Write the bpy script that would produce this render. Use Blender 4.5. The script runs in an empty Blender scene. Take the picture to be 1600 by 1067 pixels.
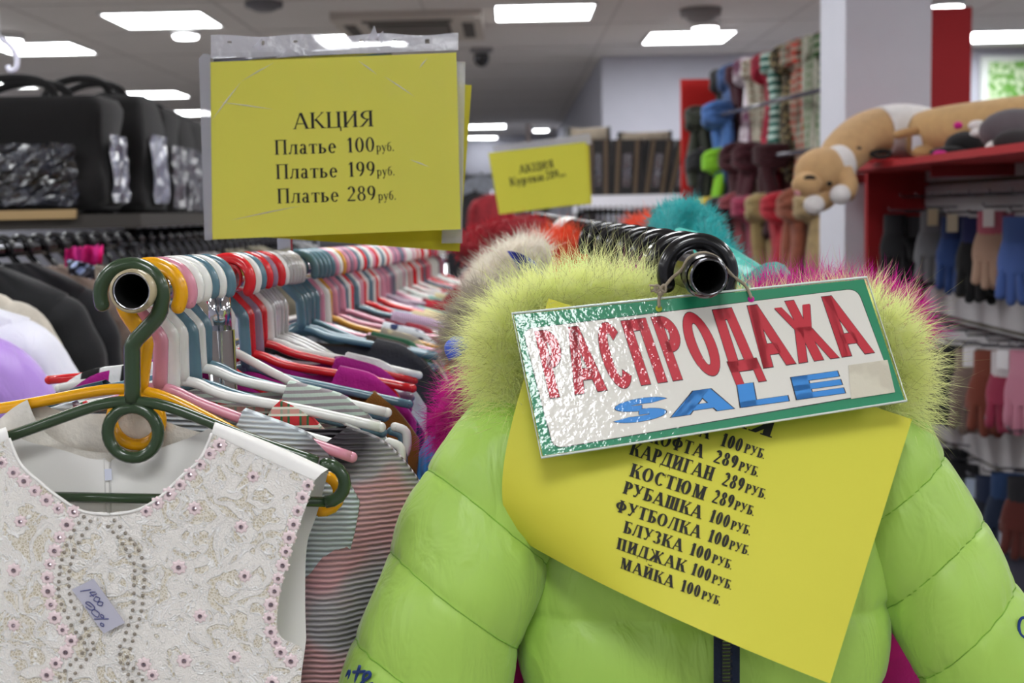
import bpy, bmesh, math, random
from mathutils import Vector, Matrix

# ---------------------------------------------------------------- camera, world, exposure
SC = bpy.context.scene
COL = SC.collection
FPX = 2000.0
PITCH, ROLL = math.radians(5.8), math.radians(-1.2)
CAM = Vector((0, 0, 1.5))
cam_d = bpy.data.cameras.new('camera'); cam = bpy.data.objects.new('camera', cam_d); COL.objects.link(cam)
cam_d.sensor_width = 36; cam_d.lens = 36 * FPX / 1600; cam_d.clip_start = .05; cam_d.clip_end = 100
RM = Matrix.Rotation(math.radians(90) - PITCH, 3, 'X') @ Matrix.Rotation(ROLL, 3, 'Z')
cam.matrix_world = Matrix.Translation(CAM) @ RM.to_4x4()
cam_d.dof.use_dof = True; cam_d.dof.focus_distance = 1.16; cam_d.dof.aperture_fstop = 7.5
SC.camera = cam
W = bpy.data.worlds.new('world'); SC.world = W; W.use_nodes = True
W.node_tree.nodes['Background'].inputs[0].default_value = (.55, .57, .6, 1)
W.node_tree.nodes['Background'].inputs[1].default_value = .25
SC.view_settings.view_transform = 'Standard'; SC.view_settings.look = 'None'
SC.view_settings.gamma = 1; SC.view_settings.use_curve_mapping = False
SC.view_settings.exposure = 0.1
SC.cycles.use_denoising = True
SC.cycles.max_bounces = 7; SC.cycles.diffuse_bounces = 4; SC.cycles.glossy_bounces = 3; SC.cycles.transparent_max_bounces = 12
SC.cycles.use_adaptive_sampling = True; SC.cycles.adaptive_threshold = .03
LIGHT = 17.0                                     # radiance of the ceiling panels
CEIL = 2.75

def ray(x, y):
    return RM @ Vector(((x - 800) / FPX, -(y - 533.5) / FPX, -1))
def P(x, y, d):                                  # photo pixel at a depth in metres
    return CAM + ray(x, y) * d
def hit(x, y, axis, val):                        # photo pixel on a plane axis = val
    r = ray(x, y); return CAM + r * ((val - CAM[axis]) / r[axis])
def hitp(x, y, p0, n):
    r = ray(x, y); return CAM + r * ((p0 - CAM).dot(n) / r.dot(n))

# ---------------------------------------------------------------- materials
def lin(c):
    if isinstance(c, str): c = [int(c[i:i + 2], 16) / 255 for i in (0, 2, 4)]
    return tuple(((v / 12.92) if v <= .04045 else ((v + .055) / 1.055) ** 2.4) for v in c) + (1,)
_m = {}
def N(nt, t, **kw):
    n = nt.nodes.new(t)
    for k, v in kw.items():
        if k.startswith('i_'):
            kk = k[2:]; kk = int(kk) if kk.isdigit() else kk.replace('_', ' ')
            n.inputs[kk].default_value = v
        else: setattr(n, k, v)
    return n
def base(name):
    m = bpy.data.materials.new(name); m.use_nodes = True
    nt = m.node_tree; b = nt.nodes['Principled BSDF']
    tc = N(nt, 'ShaderNodeTexCoord')
    return m, nt, b, tc.outputs['Object']
def mix(nt, f, a, b, L):
    n = N(nt, 'ShaderNodeMix', data_type='RGBA')
    for i, v in ((0, f), (6, a), (7, b)):
        if hasattr(v, 'links'): L(v, n.inputs[i])
        else: n.inputs[i].default_value = v
    return n.outputs[2]
def ramp(nt, src, stops, L, interp='LINEAR'):
    r = N(nt, 'ShaderNodeValToRGB'); r.color_ramp.interpolation = interp
    while len(r.color_ramp.elements) < len(stops): r.color_ramp.elements.new(.5)
    for e, (p, c) in zip(r.color_ramp.elements, stops):
        e.position = p; e.color = c if len(c) == 4 else tuple(c) + (1,)
    L(src, r.inputs[0]); return r.outputs[0]
def bump(nt, b, src, L, st=.3, d=.002):
    n = N(nt, 'ShaderNodeBump'); n.inputs['Strength'].default_value = st; n.inputs['Distance'].default_value = d
    L(src, n.inputs['Height']); L(n.outputs[0], b.inputs['Normal'])
def M(color, kind='plastic', c2=None, sc=1.0):
    key = (color, kind, c2, sc)
    if key in _m: return _m[key]
    m, nt, b, co = base(kind + '_' + str(color)); L = nt.links.new
    c = lin(color); b.inputs['Base Color'].default_value = c
    dk = lin(c2) if c2 else tuple(v * .72 for v in c[:3]) + (1,)
    I = b.inputs
    def noise(s, det=3, rough=.5):
        n = N(nt, 'ShaderNodeTexNoise'); n.inputs['Scale'].default_value = s; n.inputs['Detail'].default_value = det
        n.inputs['Roughness'].default_value = rough; L(co, n.inputs['Vector']); return n.outputs[0]
    if kind == 'plastic':
        I['Roughness'].default_value = .22; I['Coat Weight'].default_value = .25; I['Coat Roughness'].default_value = .1
        L(ramp(nt, noise(60), [(.3, dk[:3]), (.45, c[:3])], L), I['Base Color']) if c2 else None
        bump(nt, b, noise(90), L, .12, .001)
    elif kind == 'matte':
        I['Roughness'].default_value = .75
        L(mix(nt, noise(9 * sc), tuple(v * .93 for v in c[:3]) + (1,), c, L), I['Base Color'])
    elif kind == 'cloth':
        I['Roughness'].default_value = .9; I['Sheen Weight'].default_value = .15
        L(mix(nt, ramp(nt, noise(25 * sc, 4), [(.35, (0, 0, 0)), (.65, (1, 1, 1))], L), dk, c, L), I['Base Color'])
        bump(nt, b, noise(260 * sc, 4), L, .45, .002)
    elif kind == 'knit':
        I['Roughness'].default_value = .95; I['Sheen Weight'].default_value = .1
        w = N(nt, 'ShaderNodeTexWave', wave_type='BANDS', bands_direction='X'); w.inputs['Scale'].default_value = 90 * sc
        w.inputs['Distortion'].default_value = 1.5; L(co, w.inputs['Vector'])
        L(mix(nt, w.outputs[1], dk, c, L), I['Base Color']); bump(nt, b, w.outputs[1], L, .5, .003)
    elif kind == 'puffer':
        I['Roughness'].default_value = .42; I['Sheen Weight'].default_value = .2
        L(mix(nt, noise(6), tuple(v * .92 for v in c[:3]) + (1,), c, L), I['Base Color'])
        mp = N(nt, 'ShaderNodeMapping'); mp.inputs['Scale'].default_value = (24, 24, 9); L(co, mp.inputs[0])
        n2 = N(nt, 'ShaderNodeTexNoise'); n2.inputs['Scale'].default_value = 1.4; n2.inputs['Detail'].default_value = 3; n2.inputs['Distortion'].default_value = .8
        L(mp.outputs[0], n2.inputs['Vector']); bump(nt, b, n2.outputs[0], L, .42, .012)
    elif kind == 'fur':
        I['Roughness'].default_value = .6; I['Sheen Weight'].default_value = .4
        gi = N(nt, 'ShaderNodeTexNoise'); gi.inputs['Scale'].default_value = 120; L(co, gi.inputs['Vector'])
        L(mix(nt, ramp(nt, gi.outputs[0], [(.35, (0, 0, 0)), (.62, (1, 1, 1))], L), dk, c, L), I['Base Color'])
        t = N(nt, 'ShaderNodeBsdfTranslucent'); t.inputs[0].default_value = c
        ms = N(nt, 'ShaderNodeMixShader'); ms.inputs[0].default_value = .55
        L(b.outputs[0], ms.inputs[1]); L(t.outputs[0], ms.inputs[2]); L(ms.outputs[0], nt.nodes['Material Output'].inputs[0])
    elif kind == 'plush':
        I['Roughness'].default_value = 1; I['Sheen Weight'].default_value = .12
        L(mix(nt, noise(40), dk, c, L), I['Base Color']); bump(nt, b, noise(700, 2), L, .6, .002)
    elif kind == 'chrome':
        I['Metallic'].default_value = 1; I['Roughness'].default_value = .12
    elif kind == 'paper':
        I['Roughness'].default_value = .62
        L(mix(nt, noise(14), tuple(v * .96 for v in c[:3]) + (1,), c, L), I['Base Color']); bump(nt, b, noise(26, 2), L, .12, .004)
    elif kind == 'film':                         # clear polypropylene sleeve
        I['Roughness'].default_value = .16; I['Specular IOR Level'].default_value = .6
        bump(nt, b, noise(45, 4), L, .5, .006)
        if sc < 1: I['Base Color'].default_value = (.02, .02, .02, 1)
        t = N(nt, 'ShaderNodeBsdfTransparent'); t.inputs[0].default_value = (.97, .97, .97, 1)
        ms = N(nt, 'ShaderNodeMixShader'); L(t.outputs[0], ms.inputs[1]); L(b.outputs[0], ms.inputs[2])
        fr = N(nt, 'ShaderNodeFresnel'); fr.inputs[0].default_value = 1.42
        ad = N(nt, 'ShaderNodeMath', operation='ADD'); ad.inputs[1].default_value = sc * .1; L(fr.outputs[0], ad.inputs[0])
        L(ad.outputs[0], ms.inputs[0]); L(ms.outputs[0], nt.nodes['Material Output'].inputs[0])
    elif kind == 'laminate':                     # glossy wrinkled laminate over print
        I['Roughness'].default_value = .5; I['Coat Weight'].default_value = 1; I['Coat Roughness'].default_value = .06; I['Coat IOR'].default_value = 1.55
        bn = N(nt, 'ShaderNodeBump'); bn.inputs['Strength'].default_value = .38; bn.inputs['Distance'].default_value = .0016
        L(noise(170, 2, .55), bn.inputs['Height']); L(bn.outputs[0], I['Coat Normal'])
    elif kind == 'clear':
        I['Roughness'].default_value = .12; I['Transmission Weight'].default_value = .45; I['IOR'].default_value = 1.35; I['Coat Weight'].default_value = 1
    elif kind == 'packfilm':                     # crinkled film over dark goods
        I['Roughness'].default_value = .2; I['Coat Weight'].default_value = 1; I['Coat Roughness'].default_value = .08; I['Coat IOR'].default_value = 1.8
        L(mix(nt, ramp(nt, noise(16, 4), [(.4, (0, 0, 0)), (.6, (1, 1, 1))], L), dk, c, L), I['Base Color'])
        bump(nt, b, noise(40, 3, .6), L, .5, .01)
        L(b.inputs['Normal'].links[0].from_socket, I['Coat Normal'])
    elif kind == 'emit':
        I['Emission Color'].default_value = c; I['Emission Strength'].default_value = sc
    elif kind in ('stripe', 'hstripe', 'plaid', 'dots', 'blotch', 'leopard'):
        I['Roughness'].default_value = .85
        if kind in ('stripe', 'hstripe'):
            w = N(nt, 'ShaderNodeTexWave', wave_type='BANDS', bands_direction='X' if kind == 'stripe' else 'Z')
            w.inputs['Scale'].default_value = 8 * sc; w.inputs['Distortion'].default_value = .6; L(co, w.inputs['Vector'])
            L(ramp(nt, w.outputs[1], [(.4, dk[:3]), (.5, c[:3])], L), I['Base Color'])
        elif kind == 'plaid':
            o = []
            for dr in 'XZ':
                w = N(nt, 'ShaderNodeTexWave', wave_type='BANDS', bands_direction=dr); w.inputs['Scale'].default_value = 14 * sc
                L(co, w.inputs['Vector']); o.append(ramp(nt, w.outputs[1], [(.0, (0, 0, 0)), (.5, (1, 1, 1)), (.85, (.4, .4, .4))], L, 'CONSTANT'))
            a = mix(nt, o[0], c, dk, L); L(mix(nt, o[1], a, lin('a9a896' if sc < 1 else 'ddddcc'), L), I['Base Color'])
        elif kind in ('dots', 'leopard'):
            v = N(nt, 'ShaderNodeTexVoronoi'); v.inputs['Scale'].default_value = 45 * sc; L(co, v.inputs['Vector'])
            L(ramp(nt, v.outputs[0], [(.35, c[:3]), (.45, dk[:3])], L), I['Base Color'])
        else:
            L(ramp(nt, noise(11 * sc, 2), [(.42, dk[:3]), (.56, c[:3])], L), I['Base Color'])
        bump(nt, b, noise(250, 3), L, .25, .002)
    _m[key] = m; return m

# ---------------------------------------------------------------- mesh helpers
class MB:
    def __init__(s): s.v = []; s.f = []
    def add(s, vs, fs):
        o = len(s.v); s.v += [Vector(p) for p in vs]; s.f += [tuple(i + o for i in f) for f in fs]; return s
    def box(s, a, b, bev=0):
        x0, y0, z0 = a; x1, y1, z1 = b
        return s.add([(x0, y0, z0), (x1, y0, z0), (x1, y1, z0), (x0, y1, z0), (x0, y0, z1), (x1, y0, z1), (x1, y1, z1), (x0, y1, z1)],
                     [(0, 3, 2, 1), (4, 5, 6, 7), (0, 1, 5, 4), (1, 2, 6, 5), (2, 3, 7, 6), (3, 0, 4, 7)])
    def tube(s, pts, r, n=10, cap=True, closed=False, ry=1.0, up=None):
        pts = [Vector(p) for p in pts]; m = len(pts)
        rs = r if isinstance(r, (list, tuple)) else [r] * m
        T = []
        for i in range(m):
            a = pts[(i - 1) % m] if (i or closed) else pts[0]; b = pts[(i + 1) % m] if (i < m - 1 or closed) else pts[-1]
            t = (b - a); T.append(t.normalized() if t.length > 1e-9 else Vector((0, 0, 1)))
        u = Vector(up) if up else (Vector((0, 0, 1)) if abs(T[0].z) < .9 else Vector((0, 1, 0)))
        u = (u - T[0] * u.dot(T[0])).normalized(); vs = []
        for i in range(m):
            u = u - T[i] * u.dot(T[i]); u.normalize(); w = T[i].cross(u)
            for k in range(n):
                a = 2 * math.pi * k / n; vs.append(pts[i] + u * math.cos(a) * rs[i] * ry + w * math.sin(a) * rs[i])
        fs = []
        for i in range(m if closed else m - 1):
            j = (i + 1) % m
            for k in range(n):
                l = (k + 1) % n; fs.append((i * n + k, i * n + l, j * n + l, j * n + k))
        if cap and not closed:
            fs.append(tuple(range(n))[::-1]); fs.append(tuple((m - 1) * n + k for k in range(n)))
        return s.add(vs, fs)
    def ball(s, c, rx, ry=None, rz=None, n=16, m=10, rot=None):
        ry = ry or rx; rz = rz or rx; c = Vector(c); vs = []; fs = []
        for i in range(m + 1):
            a = math.pi * i / m
            for k in range(n):
                b = 2 * math.pi * k / n
                p = Vector((rx * math.sin(a) * math.cos(b), ry * math.sin(a) * math.sin(b), rz * math.cos(a)))
                vs.append(c + (rot @ p if rot else p))
        for i in range(m):
            for k in range(n):
                l = (k + 1) % n; fs.append((i * n + k, (i + 1) * n + k, (i + 1) * n + l, i * n + l))
        return s.add(vs, fs)
    def grid(s, rows, closed=False):
        m = len(rows); n = len(rows[0]); fs = []
        for i in range(m - 1):
            for k in range(n if closed else n - 1):
                l = (k + 1) % n; fs.append((i * n + k, i * n + l, (i + 1) * n + l, (i + 1) * n + k))
        return s.add([p for r in rows for p in r], fs)
    def slab(s, quad, t):                        # quad of world points, thickness vector
        q = [Vector(p) for p in quad]; n = len(q)
        return s.add(q + [p + t for p in q], [tuple(range(n)), tuple(range(n, 2 * n))[::-1]] + [(i, i + n, (i + 1) % n + n, (i + 1) % n) for i in range(n)])

def obj(name, mb, mat, parent=None, smooth=True, local=False):
    me = bpy.data.meshes.new(name)
    off = Vector((0, 0, 0))
    if parent is not None and not local:
        off = Vector(parent.get('_o', (0, 0, 0))) if parent.type != 'EMPTY' else parent.location
    me.from_pydata([p - off for p in mb.v] if off.length else mb.v, [], mb.f)
    if smooth: me.polygons.foreach_set('use_smooth', [True] * len(me.polygons))
    me.materials.append(mat); me.update()
    o = bpy.data.objects.new(name, me); COL.objects.link(o)
    if parent is not None:
        o.parent = parent
        if parent.type != 'EMPTY' or True: o['_o'] = tuple(off)
    return o
def tag(o, label, cat, group=None):
    o['label'] = label; o['category'] = cat
    if group: o['group'] = group
    return o
def thing(name, label, cat, loc=(0, 0, 0), group=None):
    o = bpy.data.objects.new(name, None); COL.objects.link(o); o.location = loc; o.empty_display_size = .05
    return tag(o, label, cat, group)
def struct(name, mb, mat, parent=None, smooth=False):
    o = obj(name, mb, mat, parent, smooth)
    if parent is None: o['kind'] = 'structure'
    return o
def copy_tree(o, parent=None):
    c = o.copy(); COL.objects.link(c); c.parent = parent
    for ch in o.children: copy_tree(ch, c)
    return c
def spline(pts, n=8):
    pts = [Vector(p) for p in pts]; out = []
    for i in range(len(pts) - 1):
        p0, p1, p2, p3 = pts[max(i - 1, 0)], pts[i], pts[i + 1], pts[min(i + 2, len(pts) - 1)]
        for k in range(n):
            t = k / n
            out.append(.5 * ((2 * p1) + (p2 - p0) * t + (2 * p0 - 5 * p1 + 4 * p2 - p3) * t * t + (3 * p1 - p0 - 3 * p2 + p3) * t ** 3))
    out.append(pts[-1]); return out
def lerp(tab, t):
    for (a, b), (c, d) in zip(tab, tab[1:]):
        if t <= c: return b + (d - b) * max(0, (t - a)) / (c - a)
    return tab[-1][1]
ONES = 'first second third fourth fifth sixth seventh eighth ninth tenth eleventh twelfth thirteenth fourteenth fifteenth sixteenth seventeenth eighteenth nineteenth'.split()
TENS = {2: 'twent', 3: 'thirt', 4: 'fort', 5: 'fift', 6: 'sixt', 7: 'sevent', 8: 'eight', 9: 'ninet'}
def nth(i):                                      # 1-based
    if i < 20: return ONES[i - 1]
    t, o = divmod(i, 10)
    return TENS[t] + 'ieth' if o == 0 else TENS[t] + 'y-' + ONES[o - 1]
def fur(pts, r, length, n, mat, parent, seed=1, grav=.15, wid=.0005, name='fur_trim', spread=.45, inner=True):
    """a soft core tube with loose hair strands all round it"""
    rnd = random.Random(seed); pts = [Vector(p) for p in pts]; mb = MB()
    m = len(pts)
    if inner: mb.tube(spline(pts, 4), r, 10)
    V = []; F = []
    for _ in range(n):
        t = rnd.random() * (m - 1); i = min(int(t), m - 2); f = t - i
        p = pts[i].lerp(pts[i + 1], f)
        ta = (pts[min(i + 1, m - 1)] - pts[max(i - (0 if f > .5 else 1), 0)]).normalized()
        a = Vector((rnd.gauss(0, 1), rnd.gauss(0, 1), rnd.gauss(0, 1))); nn = (a - ta * a.dot(ta)).normalized()
        d = (nn + Vector((rnd.gauss(0, spread), rnd.gauss(0, spread), rnd.gauss(0, spread)))).normalized()
        ll = length * (rnd.uniform(.45, .8) if rnd.random() < .75 else rnd.uniform(.8, 1.25))
        b = d + Vector((rnd.gauss(0, .35), rnd.gauss(0, .35), rnd.gauss(0, .35) - grav))
        p0 = p + nn * r * .7; p1 = p0 + d * ll * .5; p2 = p1 + b.normalized() * ll * .5
        w = d.cross(Vector((rnd.gauss(0, .4), -1, rnd.gauss(0, .4)))).normalized() * wid
        o = len(V); V += [p0 - w, p0 + w, p1 + w * .8, p1 - w * .8, p2]; F += [(o, o + 1, o + 2, o + 3), (o + 3, o + 2, o + 4)]
    mb.add(V, F)
    o = obj(name, mb, mat, parent); o['kind'] = 'stuff'; return o
# ---------------------------------------------------------------- lettering drawn from strokes
def glyph(ch, S, h, sf, e=0.0):
    """polygons of one character, cap height 1; S stem, h hairline, sf serif length (0 = sans), e grow"""
    out = []; th = h if not sf else max(h * 1.25, S * .42)
    def R(x0, y0, x1, y1): out.append([(x0 - e, y0 - e), (x1 + e, y0 - e), (x1 + e, y1 + e), (x0 - e, y1 + e)])
    def ser(x, y, w=S):
        if sf: R(x - w / 2 - sf, y, x + w / 2 + sf, y + h * .8) if y < .5 else R(x - w / 2 - sf, y - h * .8, x + w / 2 + sf, y)
    def V(x, y0=0, y1=1, t=1, b=1, w=S):
        R(x - w / 2, y0, x + w / 2, y1)
        if t: ser(x, y1, w)
        if b: ser(x, y0, w) if y0 < .5 else None
    def H(x0, x1, y, k=h): R(x0, y - k / 2, x1, y + k / 2)
    def D(x0, y0, x1, y1, w):
        E = e * 1.25; out.append([(x0 - w / 2 - E, y0 - e), (x0 + w / 2 + E, y0 - e), (x1 + w / 2 + E, y1 + e), (x1 - w / 2 - E, y1 + e)])
    def A(cx, cy, rx, ry, a0, a1, s=S, hh=h):
        k = max(6, int(abs(a1 - a0) / 12)); ex = e / max(rx, .1) * 57 if abs(a1 - a0) < 359 else 0
        a0 -= ex; a1 += ex
        for i in range(k):
            q = []
            for a, ins in ((i, 0), (i + 1, 0), (i + 1, 1), (i, 1)):
                t = math.radians(a0 + (a1 - a0) * a / k)
                X, Y = (rx + e, ry + e) if not ins else (max(rx - s - e, .01), max(ry - hh - e, .01))
                q.append((cx + X * math.cos(t), cy + Y * math.sin(t)))
            out.append(q)
    def ball(x, y, r): A(x, y, r, r, 0, 360, r * .98, r * .98)
    hS = S / 2; w = .8
    if ch == 'А':
        w = .92; D(hS * .7 if not sf else .13, 0, .45, 1, th); D(w - hS - (.04 if sf else 0), 0, .47, 1, S); H(.24, .66, .32 if sf else .28)
        ser(.13, 0, th); ser(w - hS - .04, 0)
        if not sf: D(hS, 0, .45, 1, S)
    elif ch == 'К':
        w = .84; V(.08 + hS); D(.1 + S, .48, .68, 1 - h, th); D(w - hS - .03, 0, .1 + S + hS, .56, S); ser(.68, 1, th); ser(w - hS - .03, 0)
    elif ch in 'ЦИЙНПШМ':
        w = {'Ш': 1.12, 'М': 1.06}.get(ch, .86); x0, x1 = .06 + hS + sf * .5, w - .06 - hS - sf * .5
        if ch == 'М':
            V(x0, w=th); V(x1); D(w / 2, 0, x0 + hS * .6, 1, S); D(w / 2, 0, x1 - hS * .4, 1, th)
        else:
            V(x0, b=ch not in 'ЦШ'); V(x1, b=ch not in 'ЦШ')
        if ch == 'Ц': H(x0 - hS - sf * .6, x1 + hS + .06, h / 2); R(x1 + hS - .01, -.22, x1 + hS + .06, h)
        if ch in 'ИЙ': D(x0, .1, x1, .9, th * 1.3)
        if ch == 'Й': A(w / 2, 1.3, .2, .2, 200, 340, .06, .09)
        if ch == 'Н': H(x0, x1, .5)
        if ch == 'П': H(x0, x1, 1 - max(h, .05) / 2)
        if ch == 'Ш': V(w / 2, b=0); H(x0 - hS - sf * .6, x1 + hS + sf * .6, h / 2)
    elif ch == 'Я':
        w = .8; V(w - .06 - hS - sf * .4); A(.5, .72, .4, .28, 90, 270); H(.48, w - hS, 1 - h / 2); H(.48, w - hS, .44 + h / 2); D(.14, 0, .5, .46, S * .85); ser(.12, 0, th)
    elif ch in 'РБЬ':
        w = .7; x0 = .05 + hS + sf * .5; V(x0, b=1)
        if ch == 'Р': A(x0 + .12, .72, w - x0 - .14, .28, -90, 90); H(x0, x0 + .14, 1 - h / 2); H(x0, x0 + .14, .44 + h / 2)
        else:
            A(x0 + .12, .29, w - x0 - .12, .29, -90, 90); H(x0, x0 + .14, .58 - h / 2); H(x0, x0 + .14, h / 2)
            if ch == 'Б': H(x0, w - .06, 1 - h / 2); R(w - .1, .8, w - .06, 1)
    elif ch in 'СO0ОЮ':
        if ch == 'Ю': w = 1.16; V(.06 + hS + sf * .4); H(.1 + S, .5, .5); A(.76, .5, .36, .51, 0, 360)
        elif ch == '0': w = .62; A(.31, .5, .27, .5, 0, 360, S * .95)
        elif ch == 'С':
            w = .8; A(.44, .5, .38, .51, 42, 318)
            if sf: R(.72, .68, .76, 1)
        else: w = .88; A(.44, .5, .4, .51, 0, 360)
    elif ch == 'У':
        w = .84; D(.5, .36, .17, 1, S); D(.28, 0, .68, 1, th); ser(.17, 1); ser(.68, 1, th)
        ball(.2, .07, .08)
    elif ch == 'Ф':
        w = .96; V(.48); A(.48, .53, .42, .32, 0, 360, S * .9)
    elif ch in 'ТГ':
        w = .76 if ch == 'Т' else .68; V(.38 if ch == 'Т' else .06 + hS + sf * .5); k = max(h, .05); H(.03 if ch == 'Т' else .06, w - .03, 1 - k / 2)
        if sf: R(w - .07, .78, w - .03, 1); R(.03, .78, .07, 1) if ch == 'Т' else None
    elif ch in 'ДЛ':
        w = .88; x1 = w - .1 - hS; V(x1, b=ch == 'Л'); D(.16 if sf else .1 + hS * .6, h * .5, .34, 1, th if sf else S); H(.3, x1, 1 - max(h, .05) / 2)
        if ch == 'Л': ball(.12, .07, .075) if sf else None
        else:
            k = max(h, .06); H(.02, w - .02, k / 2); R(.02, -.2, .02 + (.05 if sf else S * .8), k); R(w - .02 - (.05 if sf else S * .8), -.2, w - .02, k)
    elif ch == 'З':
        w = .66; A(.28, .75, .29, .26, -90, 150); A(.28, .27, .33, .28, -150, 90)
    elif ch == 'Ж':
        w = 1.2; V(.6)
        for sg in (-1, 1):
            D(.6 + sg * .42, 1 - h * .5, .6 + sg * .1, .48, th if sf else S * .8); D(.6 + sg * .45, 0, .6 + sg * .1, .56, S * .9); ser(.6 + sg * .46, 0); ball(.6 + sg * .42, .94, .08) if sf else None
    elif ch == '1':
        w = .5; V(.27, t=0); D(.1, .8, .24, .97, th)
    elif ch == '2':
        w = .62; A(.3, .7, .25, .3, -20, 160, S, h); D(.1, .06, .5, .62, th * 1.4); R(.05, 0, .56, max(h * 1.4, .1))
    elif ch == '8':
        w = .62; A(.31, .76, .22, .24, 0, 360, S * .8); A(.31, .27, .27, .28, 0, 360, S * .9)
    elif ch == '9':
        w = .62; A(.3, .68, .26, .32, 0, 360, S * .95); A(.16, .6, .4, .6, -75, 10, S * .95)
    elif ch == '.': w = .3; ball(.13, .06, .075)
    elif ch == ' ': w = .34
    # lower case (x height .66)
    elif ch == 'л': w = .68; V(.52, 0, .66); D(.16, .04, .26, .66, th); H(.2, .55, .66 - h / 2); ball(.1, .06, .06)
    elif ch == 'а': w = .6; V(.4, 0, .5, t=0, b=0, w=S * .9); A(.27, .48, .2, .2, 0, 160, S * .9); A(.25, .19, .2, .2, 20, 360, S * .9); R(.4, 0, .54, h)
    elif ch == 'т': w = .6; V(.3, 0, .66, t=0); H(.04, .56, .66 - h / 2); R(.04, .5, .08, .66); R(.52, .5, .56, .66)
    elif ch == 'ь': w = .6; V(.14, 0, .66); A(.26, .2, .27, .2, -90, 90); H(.14, .28, .4 - h / 2); H(.14, .28, h / 2)
    elif ch == 'е': w = .58; A(.29, .33, .25, .34, 0, 320, S * .95); H(.1, .5, .36)
    elif ch == 'р': w = .66; V(.14, -.3, .66, t=0); A(.34, .33, .25, .34, -140, 140, S * .95); R(.0, -.3, .28, -.3 + h); R(.02, .58, .14, .64)
    elif ch == 'у': w = .62; D(.34, .04, .1, .66, S); D(.2, -.26, .52, .66, th); H(.0, .2, .65); H(.42, .6, .65); ball(.14, -.24, .07)
    elif ch == 'б': w = .64; A(.31, .32, .26, .33, 0, 360, S * .95); A(.42, .5, .37, .5, 100, 180, S * .9, h * 1.6); D(.42, .95, .55, 1.02, .12)
    elif ch == 'к': w = .62; V(.14, 0, .66); D(.2, .32, .46, .64, th); D(.5, 0, .26, .38, S * .9)
    elif ch == 'и': w = .7; V(.14, 0, .66); V(.56, 0, .66); D(.14, .08, .56, .58, th)
    # Latin block letters of the sale board
    elif ch == 'S':
        w = .9; A(.47, .73, .42, .27, 25, 270, S * 1.0, h); A(.43, .27, .42, .27, -155, 90, S * 1.0, h)
    elif ch == 'L': w = .8; R(.05, 0, .05 + S, 1); R(.05, 0, .78, h)
    elif ch == 'E': w = .8; R(.05, 0, .05 + S, 1); [R(.05, y, .78, y + h) for y in (0, .5 - h / 2, 1 - h)]
    elif ch == '%': w = .9; A(.2, .75, .18, .22, 0, 360, .08, .08); A(.7, .25, .18, .22, 0, 360, .08, .08); D(.2, 0, .7, 1, .07)
    return out, w
def textline(mb, s, p0, p1, cap, mapper, S=.13, h=.045, sf=.07, up=None, lift=.0003):
    """one line from pixel p0 to p1 along its baseline, cap height in pixels"""
    gs = []; W_ = 0
    for ch in s:
        g, w = glyph(ch, S, h, sf); gs.append((g, W_)); W_ += w + .03
    dx, dy = p1[0] - p0[0], p1[1] - p0[1]; ln = math.hypot(dx, dy)
    u = up or (dy / ln * cap, -dx / ln * cap); kx = 1 / W_
    for g, o in gs:
        for poly in g:
            q = []
            for x, y in poly:
                a = (o + x) * kx; q.append(mapper(p0[0] + dx * a + u[0] * y, p0[1] + dy * a + u[1] * y, lift))
            mb.add(q, [tuple(range(len(q)))])
# ---------------------------------------------------------------- the shop's shell
rnd = random.Random(7)
GREYC = M('dcd7d4', 'matte'); WALLM = M('c2c3cf', 'matte'); REDP = M('b01820', 'matte')
struct('floor', MB().box((-6, -5, -.1), (6, 21.6, 0)), M('8f8a84', 'matte'))
ceiling = struct('ceiling', MB().box((-6, -5, CEIL), (6, 21.6, CEIL + .12)), GREYC)
STR = M('c9c4c1', 'matte')
for y in [1.6 + 1.2 * i for i in range(15)]: obj('joint_strip', MB().box((-6, y - .009, CEIL - .004), (6, y + .009, CEIL)), STR, ceiling, False)
for x in [-5.3 + 1.2 * i for i in range(10)]: obj('joint_strip', MB().box((x - .009, -5, CEIL - .003), (x + .009, 20, CEIL)), STR, ceiling, False)
struct('wall_left', MB().box((-6.1, -5, 0), (-6, 21.5, CEIL)), WALLM)
struct('wall_right', MB().box((6, -5, 0), (6.1, 21.5, CEIL)), WALLM)
struct('wall_front', MB().box((-6, -5.1, 0), (6, -5, CEIL)), WALLM)
struct('wall_back', MB().box((-6, 21.5, 0), (6, 21.6, CEIL)), WALLM)
bx = hit(940, 92, 1, 10.7).x
struct('wall_block', MB().box((bx, 10.7, 0), (6, 21.49, CEIL - .0)), WALLM)
c0 = P(1320, 300, 4.2); c1 = P(1281, 300, 4.55)
struct('wall_column', MB().slab([(c0.x, c0.y, 0), (c0.x + .285, c0.y + .02, 0), (c0.x + .285, c1.y, 0), (c1.x, c1.y, 0)], Vector((0, 0, CEIL))), M('cfcfd8', 'matte'))
rp = hit(1455, 12, 1, 6.2); rp2 = hit(1519, 12, 1, 6.2)
t = thing('display_tower', 'tall red display tower standing behind the pale column', 'display', (rp.x, 6.2, 0))
obj('panel', MB().box((rp.x, 6.2, .1), (rp2.x, 6.5, rp.z)), M('a3151d', 'matte'), t, False)
obj('plinth', MB().box((rp.x - .02, 6.18, 0), (rp2.x + .02, 6.52, .1)), M('444448', 'matte'), t, False)
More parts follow.
